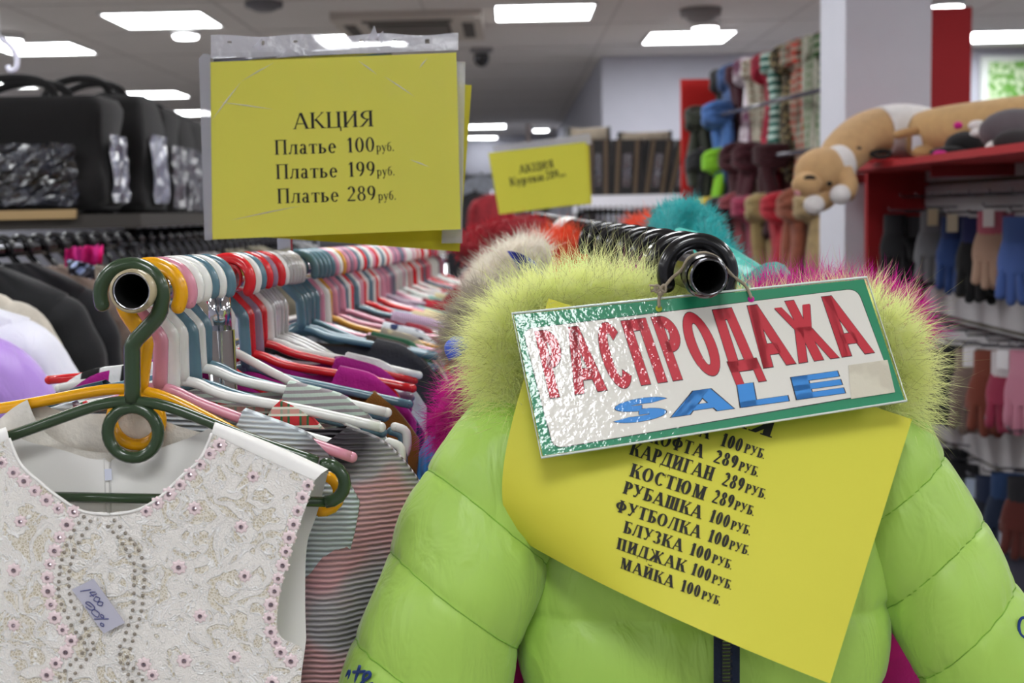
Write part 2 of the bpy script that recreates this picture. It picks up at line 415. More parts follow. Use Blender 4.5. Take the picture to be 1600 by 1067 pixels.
# green curtain-like poster on the wall to the right
q0 = hit(1548, 96, 1, 10.6); q1 = hit(1640, 162, 1, 10.6)
t = thing('window_poster', 'green and white poster on the wall at the right edge', 'poster', (q0.x, 10.6, q1.z))
obj('print', MB().box((q0.x, 10.63, q1.z), (q1.x, 10.64, q0.z)), M('6fae4a', 'blotch', 'd9ecc6', 2), t, False)
obj('frame', MB().box((q0.x - .06, 10.641, q1.z - .05), (q1.x + .06, 10.69, q0.z + .05)), M('e8eeea', 'matte'), t, False)
# far back: dark shelving under the last lights
t = thing('back_shelving', 'dark grey shelving along the far end wall', 'shelf', (-2, 19, 0))
for k in range(4): obj('shelf_board', MB().box((-5.5, 18.6, .5 + k * .5), (.6, 19.2, .54 + k * .5)), M('6a6a70', 'matte'), t, False)
for k in range(6): obj('upright', MB().box((-5.5 + k * 1.2, 19.2, 0), (-5.42 + k * 1.2, 19.3, 2.1)), M('55555b', 'matte'), t, False)

# ---------------------------------------------------------------- ceiling lamps
EM = M('fbfdff', 'emit', None, LIGHT); FRM = M('dedede', 'matte')
def panel_light(x, y, label, group='square ceiling light panels', w=.6):
    t = thing('ceiling_light', label, 'light', (x, y, CEIL), group)
    fm = MB(); z0, z1 = CEIL - .012, CEIL
    for a in ((-w / 2 - .02, -w / 2 - .02, w / 2 + .02, -w / 2), (-w / 2 - .02, w / 2, w / 2 + .02, w / 2 + .02), (-w / 2 - .02, -w / 2, -w / 2, w / 2), (w / 2, -w / 2, w / 2 + .02, w / 2)):
        fm.box((x + a[0], y + a[1], z0), (x + a[2], y + a[3], z1))
    obj('frame', fm, FRM, t, False)
    obj('diffuser', MB().box((x - w / 2, y - w / 2, CEIL - .008), (x + w / 2, y + w / 2, CEIL - .002)), EM, t, False)
for px, py, lab in ((255, 30, 'large bright ceiling panel above the black bags, nearest at left'), (850, 18, 'bright ceiling panel at top middle, right of the air conditioner'),
                    (1075, 57, 'bright ceiling panel left of the hanging scarves'), (65, 75, 'bright ceiling panel at the left edge above the bags'),
                    (238, 147, 'small bright ceiling panel just above the second black bag'), (-10, 131, 'ceiling panel cut by the left edge, above the bag handles'),
                    (290, 176, 'far ceiling panel touching the left side of the yellow sign'), (565, 62, 'ceiling panel half hidden behind the top of the big yellow sign'),
                    (757, 197, 'far narrow ceiling panel right of the big yellow sign'), (1562, 56, 'bright ceiling panel in the upper right corner')):
    if px == 850: px = 850
    p = hit(px, py, 2, CEIL); panel_light(p.x, p.y, lab)
for i, y in enumerate((-2.8, -.4, 2.0, 4.4, 6.6)):
    for j, x in enumerate((-4.4, -2.2, 0, 2.2, 4.4)):
        panel_light(x, y, f'overhead square panel out of view, {nth(j + 1)} from the left in the {nth(i + 1)} row', 'ceiling panels out of view')
def spot(px, py, r, label, strength=1):
    p = hit(px, py, 2, CEIL - .03)
    t = thing('round_spotlight', label, 'light', (p.x, p.y, CEIL), 'round ceiling spotlights')
    obj('housing', MB().tube([(p.x, p.y, CEIL), (p.x, p.y, CEIL - .045)], [r * 1.1, r * 1.05], 24), FRM, t)
    obj('lens', MB().tube([(p.x, p.y, CEIL - .04), (p.x, p.y, CEIL - .06)], [r, r * .85], 24), EM, t)
spot(290, 53, .085, 'round ceiling spotlight under the large left panel'); spot(14, 60, .09, 'round ceiling spotlight at the left edge')
spot(1102, 41, .09, 'round ceiling spotlight above the panel by the scarves'); spot(845, 202, .12, 'small round spotlight beside the pale wall corner')
spot(1478, 8, .11, 'round spotlight at the top edge above the red tower')
for k, px in enumerate((741, 754, 767)): spot(px, 213.5, .1, ['left', 'middle', 'right'][k] + ' one of three tiny far spotlights in a row')
# smoke detectors, dome camera, cassette air conditioner
def disc_thing(name, px, py, r, hgt, label, cat, mat):
    p = hit(px, py, 2, CEIL); t = thing(name, label, cat, (p.x, p.y, CEIL))
    obj('base', MB().tube([(p.x, p.y, CEIL), (p.x, p.y, CEIL - hgt * .5)], r, 20), mat, t)
    obj('cap', MB().ball((p.x, p.y, CEIL - hgt * .5), r * .75, r * .75, hgt * .5), mat, t); return t, p
disc_thing('smoke_detector', 1095, 14, .13, .09, 'grey smoke detector on the ceiling above the right panel', 'detector', M('8d8a8a', 'matte'))
disc_thing('smoke_detector', 412, 3, .11, .06, 'grey round detector at the top edge left of the air conditioner', 'detector', M('77757a', 'matte'))
t, p = disc_thing('dome_camera', 752, 76, .09, .05, 'small dome security camera on the ceiling', 'camera', M('8a888a', 'matte'))
obj('lens_dome', MB().ball((p.x, p.y, CEIL - .07), .06, .06, .07), M('15151a', 'plastic'), t)
a0 = hit(515, 19, 2, CEIL); a1 = hit(752, 14, 2, CEIL); a2 = hit(735, 50, 2, CEIL)
hd = .55; cx, cy = (a0.x + a1.x) / 2, a0.y + hd; hw = (a1.x - a0.x) / 2
t = thing('air_conditioner', 'grey ceiling cassette air conditioner with slotted grille', 'air conditioner', (cx, cy, CEIL))
obj('housing', MB().box((cx - hw, cy - hd, CEIL - .05), (cx + hw, cy + hd, CEIL)), M('c9c1b8', 'matte'), t, False)
gr = obj('grille', MB().box((cx - hw * .55, cy - hd * .62, CEIL - .06), (cx + hw * .55, cy + hd * .62, CEIL - .05)), M('4a4644', 'matte'), t, False)
for k in range(9):
    yy = cy - hd * .55 + k * hd * .1375
    obj('slat', MB().box((cx - hw * .53, yy, CEIL - .068), (cx + hw * .53, yy + hd * .05, CEIL - .06)), M('8b8580', 'matte'), gr, False)
for sx, sy in ((-1, 0), (1, 0), (0, -1), (0, 1)):
    mb = MB(); ww, dd = (hw * .08, hd * .6) if sx else (hw * .6, hd * .08)
    mb.box((cx + sx * hw * .8 - ww, cy + sy * hd * .82 - dd, CEIL - .056), (cx + sx * hw * .8 + ww, cy + sy * hd * .82 + dd, CEIL - .05)); obj('louver', mb, M('57524e', 'matte'), t, False)
# clear hook on a nylon line at the upper left
hk = P(20, 95, 2.6); t = thing('clear_hook', 'clear plastic hook dangling from a nylon line at upper left', 'hook', hk)
obj('hook', MB().tube(spline([hk + Vector(v) for v in ((-.022, 0, .045), (-.004, 0, .03), (.008, 0, .008), (.006, 0, -.014), (-.006, 0, -.02), (-.012, 0, -.01))], 6), .006, 8), M('eeeeff', 'plastic'), t)
obj('line', MB().tube([(hk.x - .022, hk.y, hk.z + .04), (hk.x - .022, hk.y, CEIL)], .0012, 6), M('eeeeee', 'plastic'), t)
# ---------------------------------------------------------------- hangers and garments
HP = {'green': '33472f', 'yellow': 'eeaa08', 'pink': 'd78fa4', 'blue-grey': '5a7c8b', 'white': 'e9e9e4', 'red': 'd8222a', 'mauve': '93788e', 'clear': 'dcd8d4', 'black': '121214', 'orange': 'd59a3c'}
def hanger_mesh(style, hw=.178, flip=False, hr=.0238, r=.0049, neck=.084, sl=.3):
    """outline of a tubular hanger in its own plane; origin = centre of the rail in its hook"""
    f = -1 if flip else 1; hook = MB(); body = MB()
    pts = []
    for i in range(15):                           # open end on the right, over the top, down the left
        a = math.radians(-18 + i * (205 / 14)); pts.append((f * hr * math.cos(a), 0, hr * math.sin(a)))
    pts += [(f * v[0], 0, v[1]) for v in ((-hr * .85, -.016), (-hr * .45, -.028), (-.001, -.040), (.0, -.052), (.0, -neck))]
    hook.tube(spline(pts, 3), [r * 1.18 if i < 44 else r * 1.3 for i in range((len(pts) - 1) * 3 + 1)], 10); hook.ball(pts[0], r * 1.18)
    z0 = -neck; zt = z0 - sl * hw; zb = zt - .032
    for s in (-1, 1):
        if style == 'ring':
            arc = [(s * (hw + .016 * math.sin(a)), 0, (zt + zb) / 2 + .016 * math.cos(a)) for a in [math.pi * k / 8 for k in range(9)]]
            body.tube(spline([(0, 0, z0), (s * .03, 0, z0 - .004), (s * hw * .6, 0, z0 - sl * hw * .58)] + [(s * hw * .96, 0, zt + .002)], 4), r * .92, 10)
            body.tube(arc, r * 1.05, 10); body.ball(arc[0], r * 1.05)
        else:
            body.tube(spline([(0, 0, z0), (s * .014, 0, z0 - .003), (s * .04, 0, z0 - .014), (s * hw * .6, 0, z0 - sl * hw * .62), (s * hw, 0, zt)], 4), r, 10); body.ball((s * hw, 0, zt), r)
            body.tube(spline([(s * hw * .8, 0, zt + sl * hw * .2), (s * hw * .9, 0, zt - .01), (s * hw * .93, 0, zb - .012)], 4), r * .8, 8)
            if style == 'plain': continue
            hk = [(s * hw * .93, 0, zb - .012), (s * hw * 1.0, 0, zb - .02), (s * hw * 1.09, 0, zb - .008), (s * hw * 1.1, 0, zb + .012), (s * hw * 1.04, 0, zb + .018)]
            body.tube(spline(hk, 4), r * .9, 8); body.ball(hk[-1], r * .9)
    if style == 'ring':
        body.tube([(.021 * math.cos(a), 0, z0 - .026 + .021 * math.sin(a)) for a in [2 * math.pi * k / 28 for k in range(28)]], r, 10, closed=True)
        body.tube([(-hw, 0, zb), (hw, 0, zb)], r * .85, 10)
    else: body.tube([(-hw * .93, 0, zb - .012), (hw * .93, 0, zb - .012)], r * .7, 8)
    return hook, body
_hm = {}
def hanger(pos, color, label, style='bar', rz=0, ry=0, flip=False, group=None, **kw):
    key = (style, flip, tuple(sorted(kw.items())))
    if key not in _hm:
        a, b = hanger_mesh(style, flip=flip, **kw); ms = []
        for nm, mb in (('hook', a), ('arms', b)):
            me = bpy.data.meshes.new(nm); me.from_pydata(mb.v, [], mb.f); me.polygons.foreach_set('use_smooth', [True] * len(me.polygons)); me.materials.append(None); ms.append(me)
        _hm[key] = ms
    t = thing('clothes_hanger', label, 'hanger', pos, group); t.rotation_euler = (0, ry, rz)
    mat = M(HP[color], 'plastic') if color != 'clear' else M(HP[color], 'clear')
    for nm, me in zip(('hook', 'arms'), _hm[key]):
        o = bpy.data.objects.new(nm, me); COL.objects.link(o); o.parent = t
        o.material_slots[0].link = 'OBJECT'; o.material_slots[0].material = mat
    return t
def garment(hw=.185, neck=.09, L=.75, thick=.012, dip=.07, neckz=.084, sl=.3, fold=.006, seed=1, sleeve=.02, n=48, m=20, flare=.08, pleat=0, over=.0082, neckl=None):
    rd = random.Random(seed); ph = [rd.uniform(0, 6.28) for _ in range(4)]; rows = []
    ss = [-hw + 2 * hw * i / n for i in range(n + 1)]
    for j in range(m + 1):
        v = (j / m) ** 1.4; fr = []; bk = []
        for s in ss:
            a = abs(s); top = -neckz - sl * a + over
            drop = (max(0, a - hw + .06) / .06) ** 2 * .045; top -= drop
            dd = 0; nk = neck if s >= 0 or neckl is None else neckl
            if a < nk: dd = dip * math.sqrt(max(0, 1 - (a / nk) ** 2))
            zt = top - dd; z = zt + (-neckz - .06 - L - zt) * v
            inset = 1 - .16 * math.exp(-((v - .2) / .12) ** 2) + flare * v
            x = s * inset
            w = (.0072 + (thick * 1.95 - .0072) * min(1, v * 5)) * (1 - .6 * (a / hw) ** 6)
            fd = fold * min(1, v * 4) * (math.sin(s * 60 + ph[0]) + .6 * math.sin(s * 110 + ph[1] + v * 3)) + (pleat * math.sin(s * 500) if pleat else 0)
            fr.append((x, -w + fd, z)); zb = z + (dd * .55 * (1 - v) if a < nk else 0)
            bk.append((x, w + fd * .6, zb))
        rows.append(fr + bk[::-1])
    mb = MB(); mb.grid(rows, True); N_ = n + 1
    for i in range(n):
        nk = neck if ss[i] >= 0 or neckl is None else neckl
        if abs(ss[i]) >= nk * .98 and abs(ss[i + 1]) >= nk * .98:
            mb.f.append((i, 2 * N_ - 1 - i, 2 * N_ - 2 - i, i + 1))
    return mb
def put_garment(name, mb, mat, pos, label, cat, rz=0, ry=0, group=None):
    o = obj(name, mb, mat); o.location = pos; o.rotation_euler = (0, ry, rz); return tag(o, label, cat, group)

def rack(name, A, B, label, mat, rr=.016, posts=(), post_mat=None, tape=False, foot=True):
    d = (B - A).normalized(); t = thing(name, label, 'clothes rack', (A.x, A.y, 0))
    n = 28; mb = MB(); u = d.cross(Vector((0, 0, 1))).normalized(); w = u.cross(d)
    ring = lambda c, r: [c + (u * math.cos(2 * math.pi * k / n) + w * math.sin(2 * math.pi * k / n)) * r for k in range(n)]
    mb.grid([ring(B, rr), ring(A + d * .002, rr), ring(A, rr - .0008), ring(A + d * .001, rr - .002)], True)
    obj('rail', mb, mat, t)
    obj('rail_bore', MB().grid([ring(A + d * .001, rr - .002), ring(A + d * .5, rr - .002)], True).tube([A + d * .5, A + d * .502], rr - .001), M('0a0a0a', 'matte'), t)
    for z in posts:
        f = (z - A.y) / (B.y - A.y); c = A.lerp(B, f)
        obj('upright', MB().tube([(c.x, c.y, .02), (c.x, c.y, c.z - .052)], .0145, 20), post_mat or mat, t)
        obj('collar', MB().tube([(c.x, c.y, c.z - .054), (c.x, c.y, c.z - .014)], [.0115, .0115], 20).tube([c - d * .02, c + d * .02], rr * 1.06, 20), post_mat or mat, t)
        obj('foot', MB().box((c.x - .28, c.y - .02, 0), (c.x + .28, c.y + .02, .03)), mat, t, False)
    if tape:
        obj('tape_wrap', MB().tube([A + d * -.0008, A + d * -.0004, A + d * .006, A + d * .014], [rr * .96, rr * 1.1, rr * 1.14, rr * 1.06], 28, cap=False), M('b9ab8a', 'plastic', '7c6f55'), t)
    return t
# ---- left rail with dresses
LA, LB = P(205, 455, 1.03), P(712, 386, 5.0)
CHR = M('d5d5d8', 'chrome')
def LR(y): return LA.lerp(LB, (y - LA.y) / (LB.y - LA.y))
rack('dress_rack', LA, LB, 'chrome dress rack rail with an open tube end at left', CHR, posts=(1.31, 4.4), tape=True)
FRONT = [  # depth, hanger colour, style, flip
    (1.05, 'green', 'ring', True), (1.083, 'yellow', 'ring', False), (1.113, 'pink', 'plain', False), (1.142, 'white', 'bar', False),
    (1.17, 'white', 'bar', False), (1.197, 'blue-grey', 'bar', False), (1.225, 'white', 'bar', False), (1.262, 'blue-grey', 'bar', False),
    (1.352, 'red', 'bar', False), (1.378, 'white', 'bar', False), (1.405, 'blue-grey', 'bar', False), (1.44, 'red', 'bar', False), (1.468, 'mauve', 'bar', False), (1.51, 'red', 'bar', False),
    (1.535, 'white', 'bar', False), (1.56, 'clear', 'bar', False), (1.58, 'clear', 'bar', False), (1.60, 'clear', 'bar', False), (1.62, 'clear', 'bar', False), (1.645, 'clear', 'bar', False)]
rh = random.Random(21); z = 1.74
pal = ['blue-grey'] * 5 + ['pink', 'white', 'orange', 'pink', 'mauve', 'pink', 'blue-grey', 'white', 'red', 'blue-grey', 'white', 'pink', 'red', 'white', 'blue-grey', 'white', 'red']
k = 0
while z < 4.3:
    FRONT.append((z, pal[k] if k < len(pal) else rh.choice(['red', 'white', 'blue-grey', 'pink', 'red', 'mauve', 'white']), 'bar', False)); k += 1; z += .034 + .012 * (z - 1.7)
GM = [  # (material, words)
    None, (M('f1ece2', 'cloth'), 'cream cotton'), None, None, None, None, (M('c3d3c8', 'hstripe', '9a9296', 6), 'pale mint crinkled'),
    (M('2c4a58', 'cloth'), 'dark teal'), (M('eeeeee', 'stripe', '151515', .9), 'black and white striped'), (M('b0128a', 'cloth'), 'magenta velvet'), (M('8a5a1c', 'plush'), 'brown fuzzy'), (M('c01a92', 'cloth'), 'bright magenta'),
    (M('33295e', 'knit'), 'purple knitted'), (M('b3158c', 'cloth'), 'magenta jersey'), (M('f2f0f0', 'cloth'), 'white'), (M('e7b2bb', 'cloth'), 'pale pink'), (M('101012', 'cloth'), 'black'), (M('1b1a1e', 'cloth'), 'black ribbed'), (M('431020', 'cloth'), 'dark wine'),
    (M('1f2ea0', 'cloth'), 'royal blue'), (M('39393f', 'cloth'), 'charcoal'), (M('43372f', 'plush'), 'dark brown'), (M('1e2050', 'hstripe', 'c9c9d6', 5), 'navy white-striped'), (M('232a55', 'blotch', 'dfe4ea', 3), 'navy and white patterned'),
    (M('cfc98f', 'dots', '20223c', 1.2), 'navy dress with cream dots,'), (M('1d5a3b', 'cloth'), 'dark green'), (M('f2c6cf', 'cloth'), 'pale pink'), (M('c9bc93', 'dots', '8b8578'), 'beige dotted'), (M('2b3a66', 'dots', 'dfe6ee', 1.4), 'navy spotted'),
    (M('c81f2b', 'cloth'), 'red'), (M('7c1130', 'cloth'), 'wine red'), (M('27232d', 'cloth'), 'near-black'), (M('a61c33', 'cloth'), 'crimson'), (M('cfd2d6', 'cloth'), 'light grey')]
extra = [('8b1230', 'wine'), ('d5d5d8', 'pale grey'), ('9fd6c6', 'mint'), ('d9c0dd', 'lilac'), ('efe0b0', 'cream'), ('2c3f8a', 'blue'), ('c2263a', 'red'), ('3a3f4c', 'slate'), ('e8a8bd', 'pink')]
VAR = [dict(neck=.08, sl=.27, hw=.178), dict(neck=.092, sl=.33, hw=.172), dict(neck=.086, sl=.24, hw=.182), dict(neck=.098, sl=.29, hw=.176), dict(neck=.077, sl=.36, hw=.17), dict(neck=.089, sl=.3, hw=.178)]
RZ = [0, -.03, .02, .03, .0, .02, -.01, .02, 0, .02]
for i, (zz, colr, st, fl) in enumerate(FRONT):
    p = LR(zz); rz = rh.uniform(-.05, .07) if i > 7 else RZ[i]; ry = rh.uniform(-.03, .03)
    kw = [dict(hr=.0255, r=.0052, neck=.088, hw=.160, sl=.31), dict(hr=.025, r=.0052, hw=.165, sl=.29), dict(hr=.025, r=.005, hw=.17, sl=.32)][i] if i < 3 else VAR[(i * 5 + i // 7) % 6]
    if 15 <= i <= 19: kw = dict(sl=.44, neck=.08, hw=.17)
    p = p + Vector((-.0065 if i == 0 else 0, 0, -.0042 if i < 3 else -.0025))
    ry = [.04, .17, .07, .03, .02][i] if i < 5 else rh.uniform(-.045, .06)
    if i > 7: rz = rh.uniform(-.1, .13); st = 'plain'
    if i in (8, 9): ry = .2 - .05 * (i - 8)
    nk_, sl_ = kw.get('neck', .084), kw['sl']
    hanger(p, colr, f'{colr if colr != "clear" else "clear transparent"} plastic hanger, {nth(i + 1)} from the open end of the dress rail', st, rz, ry, fl, 'hangers on the dress rail', **kw)
    if i in (0, 2, 3, 4): continue
    g = GM[i] if i < len(GM) else None
    if i in (5, ): continue
    if g is None:
        e = rh.choice(extra); g = (M(e[0], rh.choice(['cloth', 'cloth', 'knit', 'blotch', 'hstripe']), None), e[1])
    nk = (rh.uniform(.075, .125) if i < 20 else rh.uniform(.06, .1)) if i > 5 else .09
    if i in (8, 10): nk = .135
    mb = garment(hw=.187 if i > 5 else .14, neck=nk, L=.62 + rh.random() * .2, seed=i, dip=.06, neckz=nk_, thick=.009, sl=sl_, neckl=.035 if i in (8, 9, 11) else None)
    w = g[1]; w = w if w.endswith(',') else w + ' dress'
    put_garment('dress', mb, g[0], p, f'{w} on the {nth(i + 1)} hanger from the dress rail end', 'dress', rz, ry, 'dresses on the dress rail')
# ---- right rail
RA, RB = P(1108, 433, 1.03), P(806, 339, 6.2)
def RR(y): return RA.lerp(RB, (y - RA.y) / (RB.y - RA.y))
rack('jacket_rack', RA, RB, 'dark chrome jacket rack rail with black open tube end in front', M('77777c', 'chrome'), rr=.0155, posts=(1.9, 5.6))
obj('end_ring', MB().tube([RA + (RB - RA).normalized() * q for q in (.012, .016, .024, .03)], [.0165, .0185, .0185, .0165], 24, cap=False), M('1a1a1c', 'plastic', '66615c'), bpy.data.objects['jacket_rack'])
zs = [1.085, 1.165, 1.30, 1.42, 1.54, 1.67, 1.80, 1.94, 2.08, 2.22, 2.36]; zw = [2.55, 2.66]; zf = [2.8 + .13 * i for i in range(22)]
for i, zz in enumerate(zs + zw + zf):
    c = 'white' if zz in zw else 'black'
    hanger(RR(zz), c, f'{c} plastic hanger, {nth(i + 1)} from the front end of the jacket rail', 'bar', rh.uniform(-.1, .1), rh.uniform(-.04, .04), True, 'hangers on the jacket rail', hr=.0275, r=.0062, hw=.12 if i < 2 else .17)
# ---- left aisle rail with coats
CA, CB = Vector((-1.03, 1.7, RA.z)), Vector((-1.03, 7.2, RA.z))
rack('coat_rack', CA, CB, 'dark coat rack rail at the left under the bag shelf', M('505055', 'chrome'), posts=(1.8, 6.8))
def coat(hw, th, L, sl=.45, neckz=.075, quilt=0, seed=0, m=30, n=36, slv=True):
    """hanging coat: rounded shoulders, body and two sleeves as one skin each"""
    rd = random.Random(seed); rows = []; ph = rd.uniform(0, 6)
    for j in range(m + 1):
        v = j / m
        z = -neckz - L * v
        w = min(hw * .95, hw * .22 + v * L / max(sl, .1)) * (1 - .12 * max(0, v - .3)); d = th * (.5 + .6 * min(1, v * 6))
        q = (abs(math.sin(math.pi * v * L / quilt)) ** .5 - .7) * .006 if quilt else 0
        row = []
        for k in range(n):
            a = 2 * math.pi * k / n; ca, sa = math.cos(a), math.sin(a)
            f = .012 * math.sin(5 * a + ph + v * 2) * v + (0 if quilt else .006 * math.sin(9 * a + ph * 2 + v * 9))
            row.append(((w + q) * math.copysign(abs(ca) ** .8, ca), -(d + q + f) * math.copysign(abs(sa) ** .75, sa), z))
        rows.append(row)
    b = MB().grid(rows, True); b.f.append(tuple(range(n))[::-1])
    s_ = []
    if slv:
        for sg in (-1, 1):
            st = [(.15, .10), (.4, .2), (.65, .28), (.88, .31)]
            pts = [(sg * hw * x, 0, -neckz - sl * hw * x - hw * r * .95) for x, r in st] + [(sg * hw * 1.04, 0, -neckz - sl * hw * 1.15 - hw * .6), (sg * hw * 1.1, 0, -neckz - hw * (sl + 1.5)), (sg * hw * 1.12, 0, -neckz - L * .85)]
            pp = spline(pts, 8); rk = [hw * r for _, r in st] + [hw * .32, hw * .3, hw * .26]; R_ = []
            for i in range(len(pp)):
                k = min(i // 8, len(rk) - 2); r = rk[k] + (rk[k + 1] - rk[k]) * (i / 8 - k)
                R_.append(r * (1 + ((abs(math.sin(math.pi * i * .11)) ** .5 - .7) * .06 if quilt else .05 * math.sin(i * .8 + ph))))
            s_.append(MB().tube(pp, R_, 18, ry=.8, up=(0, 1, 0)))
    return b, s_
def put_coat(pos, mat, label, hw=.2, th=.05, L=.8, sl=.45, quilt=0, seed=0, rz=0, group=None, name='coat', slv=True, neckz=.075, ry=0):
    b, s_ = coat(hw, th, L, sl, neckz, quilt, seed, slv=slv)
    t = thing(name, label, name, pos, group); t.rotation_euler = (0, ry, rz)
    obj('body', b, mat, t, local=True)
    for s in s_: obj('sleeve', s, mat, t, local=True)
    return t
COATS = [(1.92, 'b48be0', 'puffer', 'lilac quilted jacket nearest on the coat rail', .245, .07, .09), (2.10, 'e6e7f2', 'puffer', 'white quilted jacket between lilac and cream coats', .215, .07, .09),
         (2.26, 'cdc5b6', 'cloth', 'cream beige coat between the white and black coats', .165, .06, .09), (2.5, '17181b', 'cloth', 'black padded coat with soft folds on the coat rail', .2, .07, 0),
         (2.68, '14151a', 'cloth', 'second black coat behind the first black coat', .19, .06, 0), (2.86, '8f7c70', 'cloth', 'taupe coat right behind the black coats', .185, .06, 0),
         (3.02, '9a8d7e', 'cloth', 'grey-brown coat under the neon pink top', .18, .05, 0), (3.4, '8f8578', 'cloth', 'beige coat just right of the neon pink top', .21, .05, 0),
         (3.65, 'd9dbe4', 'cloth', 'white coat peeking out beside the beige coat', .21, .05, 0), (4.0, '23232a', 'cloth', 'charcoal coat further along the coat rail', .21, .05, 0),
         (4.3, 'b9b2b4', 'cloth', 'pale mauve-grey coat further along the coat rail', .2, .05, 0), (4.7, '9c9580', 'cloth', 'khaki coat left of the big yellow sign', .22, .06, 0),
         (5.1, 'a7a08c', 'cloth', 'light khaki coat behind the khaki coat', .2, .06, 0), (5.6, '2b2b30', 'cloth', 'black coat near the far end of the coat rail', .2, .05, 0), (6.1, 'cfd0d2', 'cloth', 'pale grey coat at the far end of the coat rail', .2, .05, 0)]
for i, (zz, c, kd, lab, hw, th, q) in enumerate(COATS):
    SLP = [.35, .3, .3, .42, .45, .38, .34]; HWS = [.27, .25, .18, .172, .15, .2, .2]; j = i if i < 7 else None
    put_coat(CA.lerp(CB, (zz - 1.7) / 5.5), M(c, kd), lab, HWS[i] if i < 7 else hw, th, .85, SLP[i] if i < 7 else .45, q, i, rh.uniform(-.06, .06), 'coats on the left rail', slv=True, neckz=(.045 if i not in (3, 4) else .03) if i < 7 else .06)
for i in range(46):
    zz = 1.9 + i * .1
    hanger(CA.lerp(CB, (zz - 1.7) / 5.5), 'black', f'black hanger, {nth(i + 1)} from the near end of the coat rail', 'bar', rh.uniform(-.12, .12), 0, False, 'black hangers on the coat rail', hr=.024, r=.0055, hw=.07, sl=.6, neck=.07)
# neon pink top and a white-blue patterned piece lying on the coats
mb = MB()
rows = []
for j in range(9):
    rows.append([P(102 + 52 * i / 10 - j * .2, 388 - i * .5 + j * 3.6 + 2.5 * math.sin(i * 1.7 + j), 2.6 + .025 * math.sin(i * 1.1) + j * .004) for i in range(11)])
mb.grid(rows); mb.grid([[p + Vector((0, .03, -.002)) for p in r] for r in rows])
tag(obj('crumpled_top', mb, M('ff3aa8', 'matte')), 'neon pink crumpled top lying over the grey-brown coat', 'top')
mb = MB(); rows = []
for j in range(7): rows.append([P(104 + 36 * i / 8 + j * .6, 404 + i * 1.1 + j * 4, 2.56 + .015 * math.sin(i + j)) for i in range(9)])
mb.grid(rows); mb.grid([[p + Vector((0, .025, -.002)) for p in r] for r in rows])
tag(obj('folded_shirt', mb, M('b7c6ee', 'dots', '30303a')), 'pale blue and black patterned shirt below the neon pink top', 'shirt')
# ---------------------------------------------------------------- yellow price signs
def plane3(a, b, c):
    n = (b - a).cross(c - a).normalized()
    return a, (n if n.dot(CAM - a) > 0 else -n)
def mapper(pl):
    return lambda x, y, l=0: hitp(x, y, pl[0], pl[1]) + pl[1] * l
INK = M('23231c', 'matte'); YEL = M('efe957', 'paper')
pl = plane3(P(328, 97, 1.575), P(713, 82, 1.585), P(332, 374, 1.57)); mp = mapper(pl)
t = thing('price_sign', 'big yellow paper price sign in a clear sleeve above the dress rail', 'sign', P(455, 395, 1.6))
q = [mp(*c) for c in ((328, 97), (713, 82), (720, 358), (332, 374))]
pp = obj('paper_sheet', MB().slab(q, pl[1] * -.0006), YEL, t, False)
tx = MB()
for s, a, b, cap in (('АКЦИЯ', (457, 202), (585, 197.5), 25), ('Платье', (429, 242), (527, 239), 23), ('100', (541, 238.5), (587, 237), 23), ('руб.', (588, 237), (617, 235.8), 14),
                     ('Платье', (431, 280), (529, 277), 23), ('199', (543, 276.5), (588, 275), 23), ('руб.', (589, 275), (618, 273.8), 14),
                     ('Платье', (433, 318), (531, 315), 23), ('289', (542, 314.5), (589, 313), 23), ('руб.', (591, 313), (620, 311.8), 14)):
    textline(tx, s, a, b, cap, mp, S=.15 if cap > 15 else .14, h=.05, sf=.06, lift=.0006)
obj('printed_text', tx, INK, pp, False)
sl = obj('clear_sleeve', MB().add([mp(x, y, .003) for x, y in ((311, 92), (318, 84), (717, 76), (725, 357), (320, 376))], [(0, 1, 2, 3, 4)]), M('f4f4f8', 'film', None, .2), t, False)
obj('sleeve_margin', MB().slab([mp(x, y, .0015) for x, y in ((311, 92), (318, 84), (329, 86), (332, 375), (320, 376))], pl[1] * -.0003), M('c9c9d2', 'film', None, 5), t, False)
# punched header strip: solid lattice with real holes
hs = MB(); xs = [330 + 386 * i / 60 for i in range(61)]
for i in range(60):
    x0, x1 = xs[i], xs[i + 1]; yt = 57 - (x0 - 330) * .009; yb = 92 - (x0 - 330) * .034
    cells = [(yt, yb)] if i % 8 != 4 else [(yt, yt + 8), (yt + 13, yb)]
    for a, b in cells:
        hs.slab([mp(x0, a + 2.0 * math.sin(x0 * .05), .002), mp(x1, a + 2.0 * math.sin(x1 * .05), .002), mp(x1, b, .002), mp(x0, b, .002)], pl[1] * -.0003)
obj('punched_strip', hs, M('dcdce4', 'film', None, 5.5), t, False)
for a, b, c in (((395, 75), (412, 62), (408, 80)), ((575, 62), (586, 42), (592, 62)), ((430, 92), (455, 78), (470, 88)), ((590, 60), (600, 50), (598, 72))):
    obj('torn_film', MB().slab([mp(*a, .004), mp(*b, .009), mp(*c, .003)], pl[1] * -.0003), M('e8e8f0', 'film', None, 3), t, False)
q2 = [P(345, 104, 1.63), P(737, 133, 1.64), P(718, 393, 1.63), P(326, 364, 1.62)]
back = obj('back_sheet', MB().slab(q2, Vector((0, .0008, 0))), M('c9bf16', 'paper'), t, False)
obj('back_sleeve', MB().slab([P(700, 95, 1.625), P(727, 97, 1.625), P(722, 380, 1.62), P(690, 380, 1.62)], Vector((0, .0004, 0))), M('d8d8e0', 'film', None, 4), t, False)
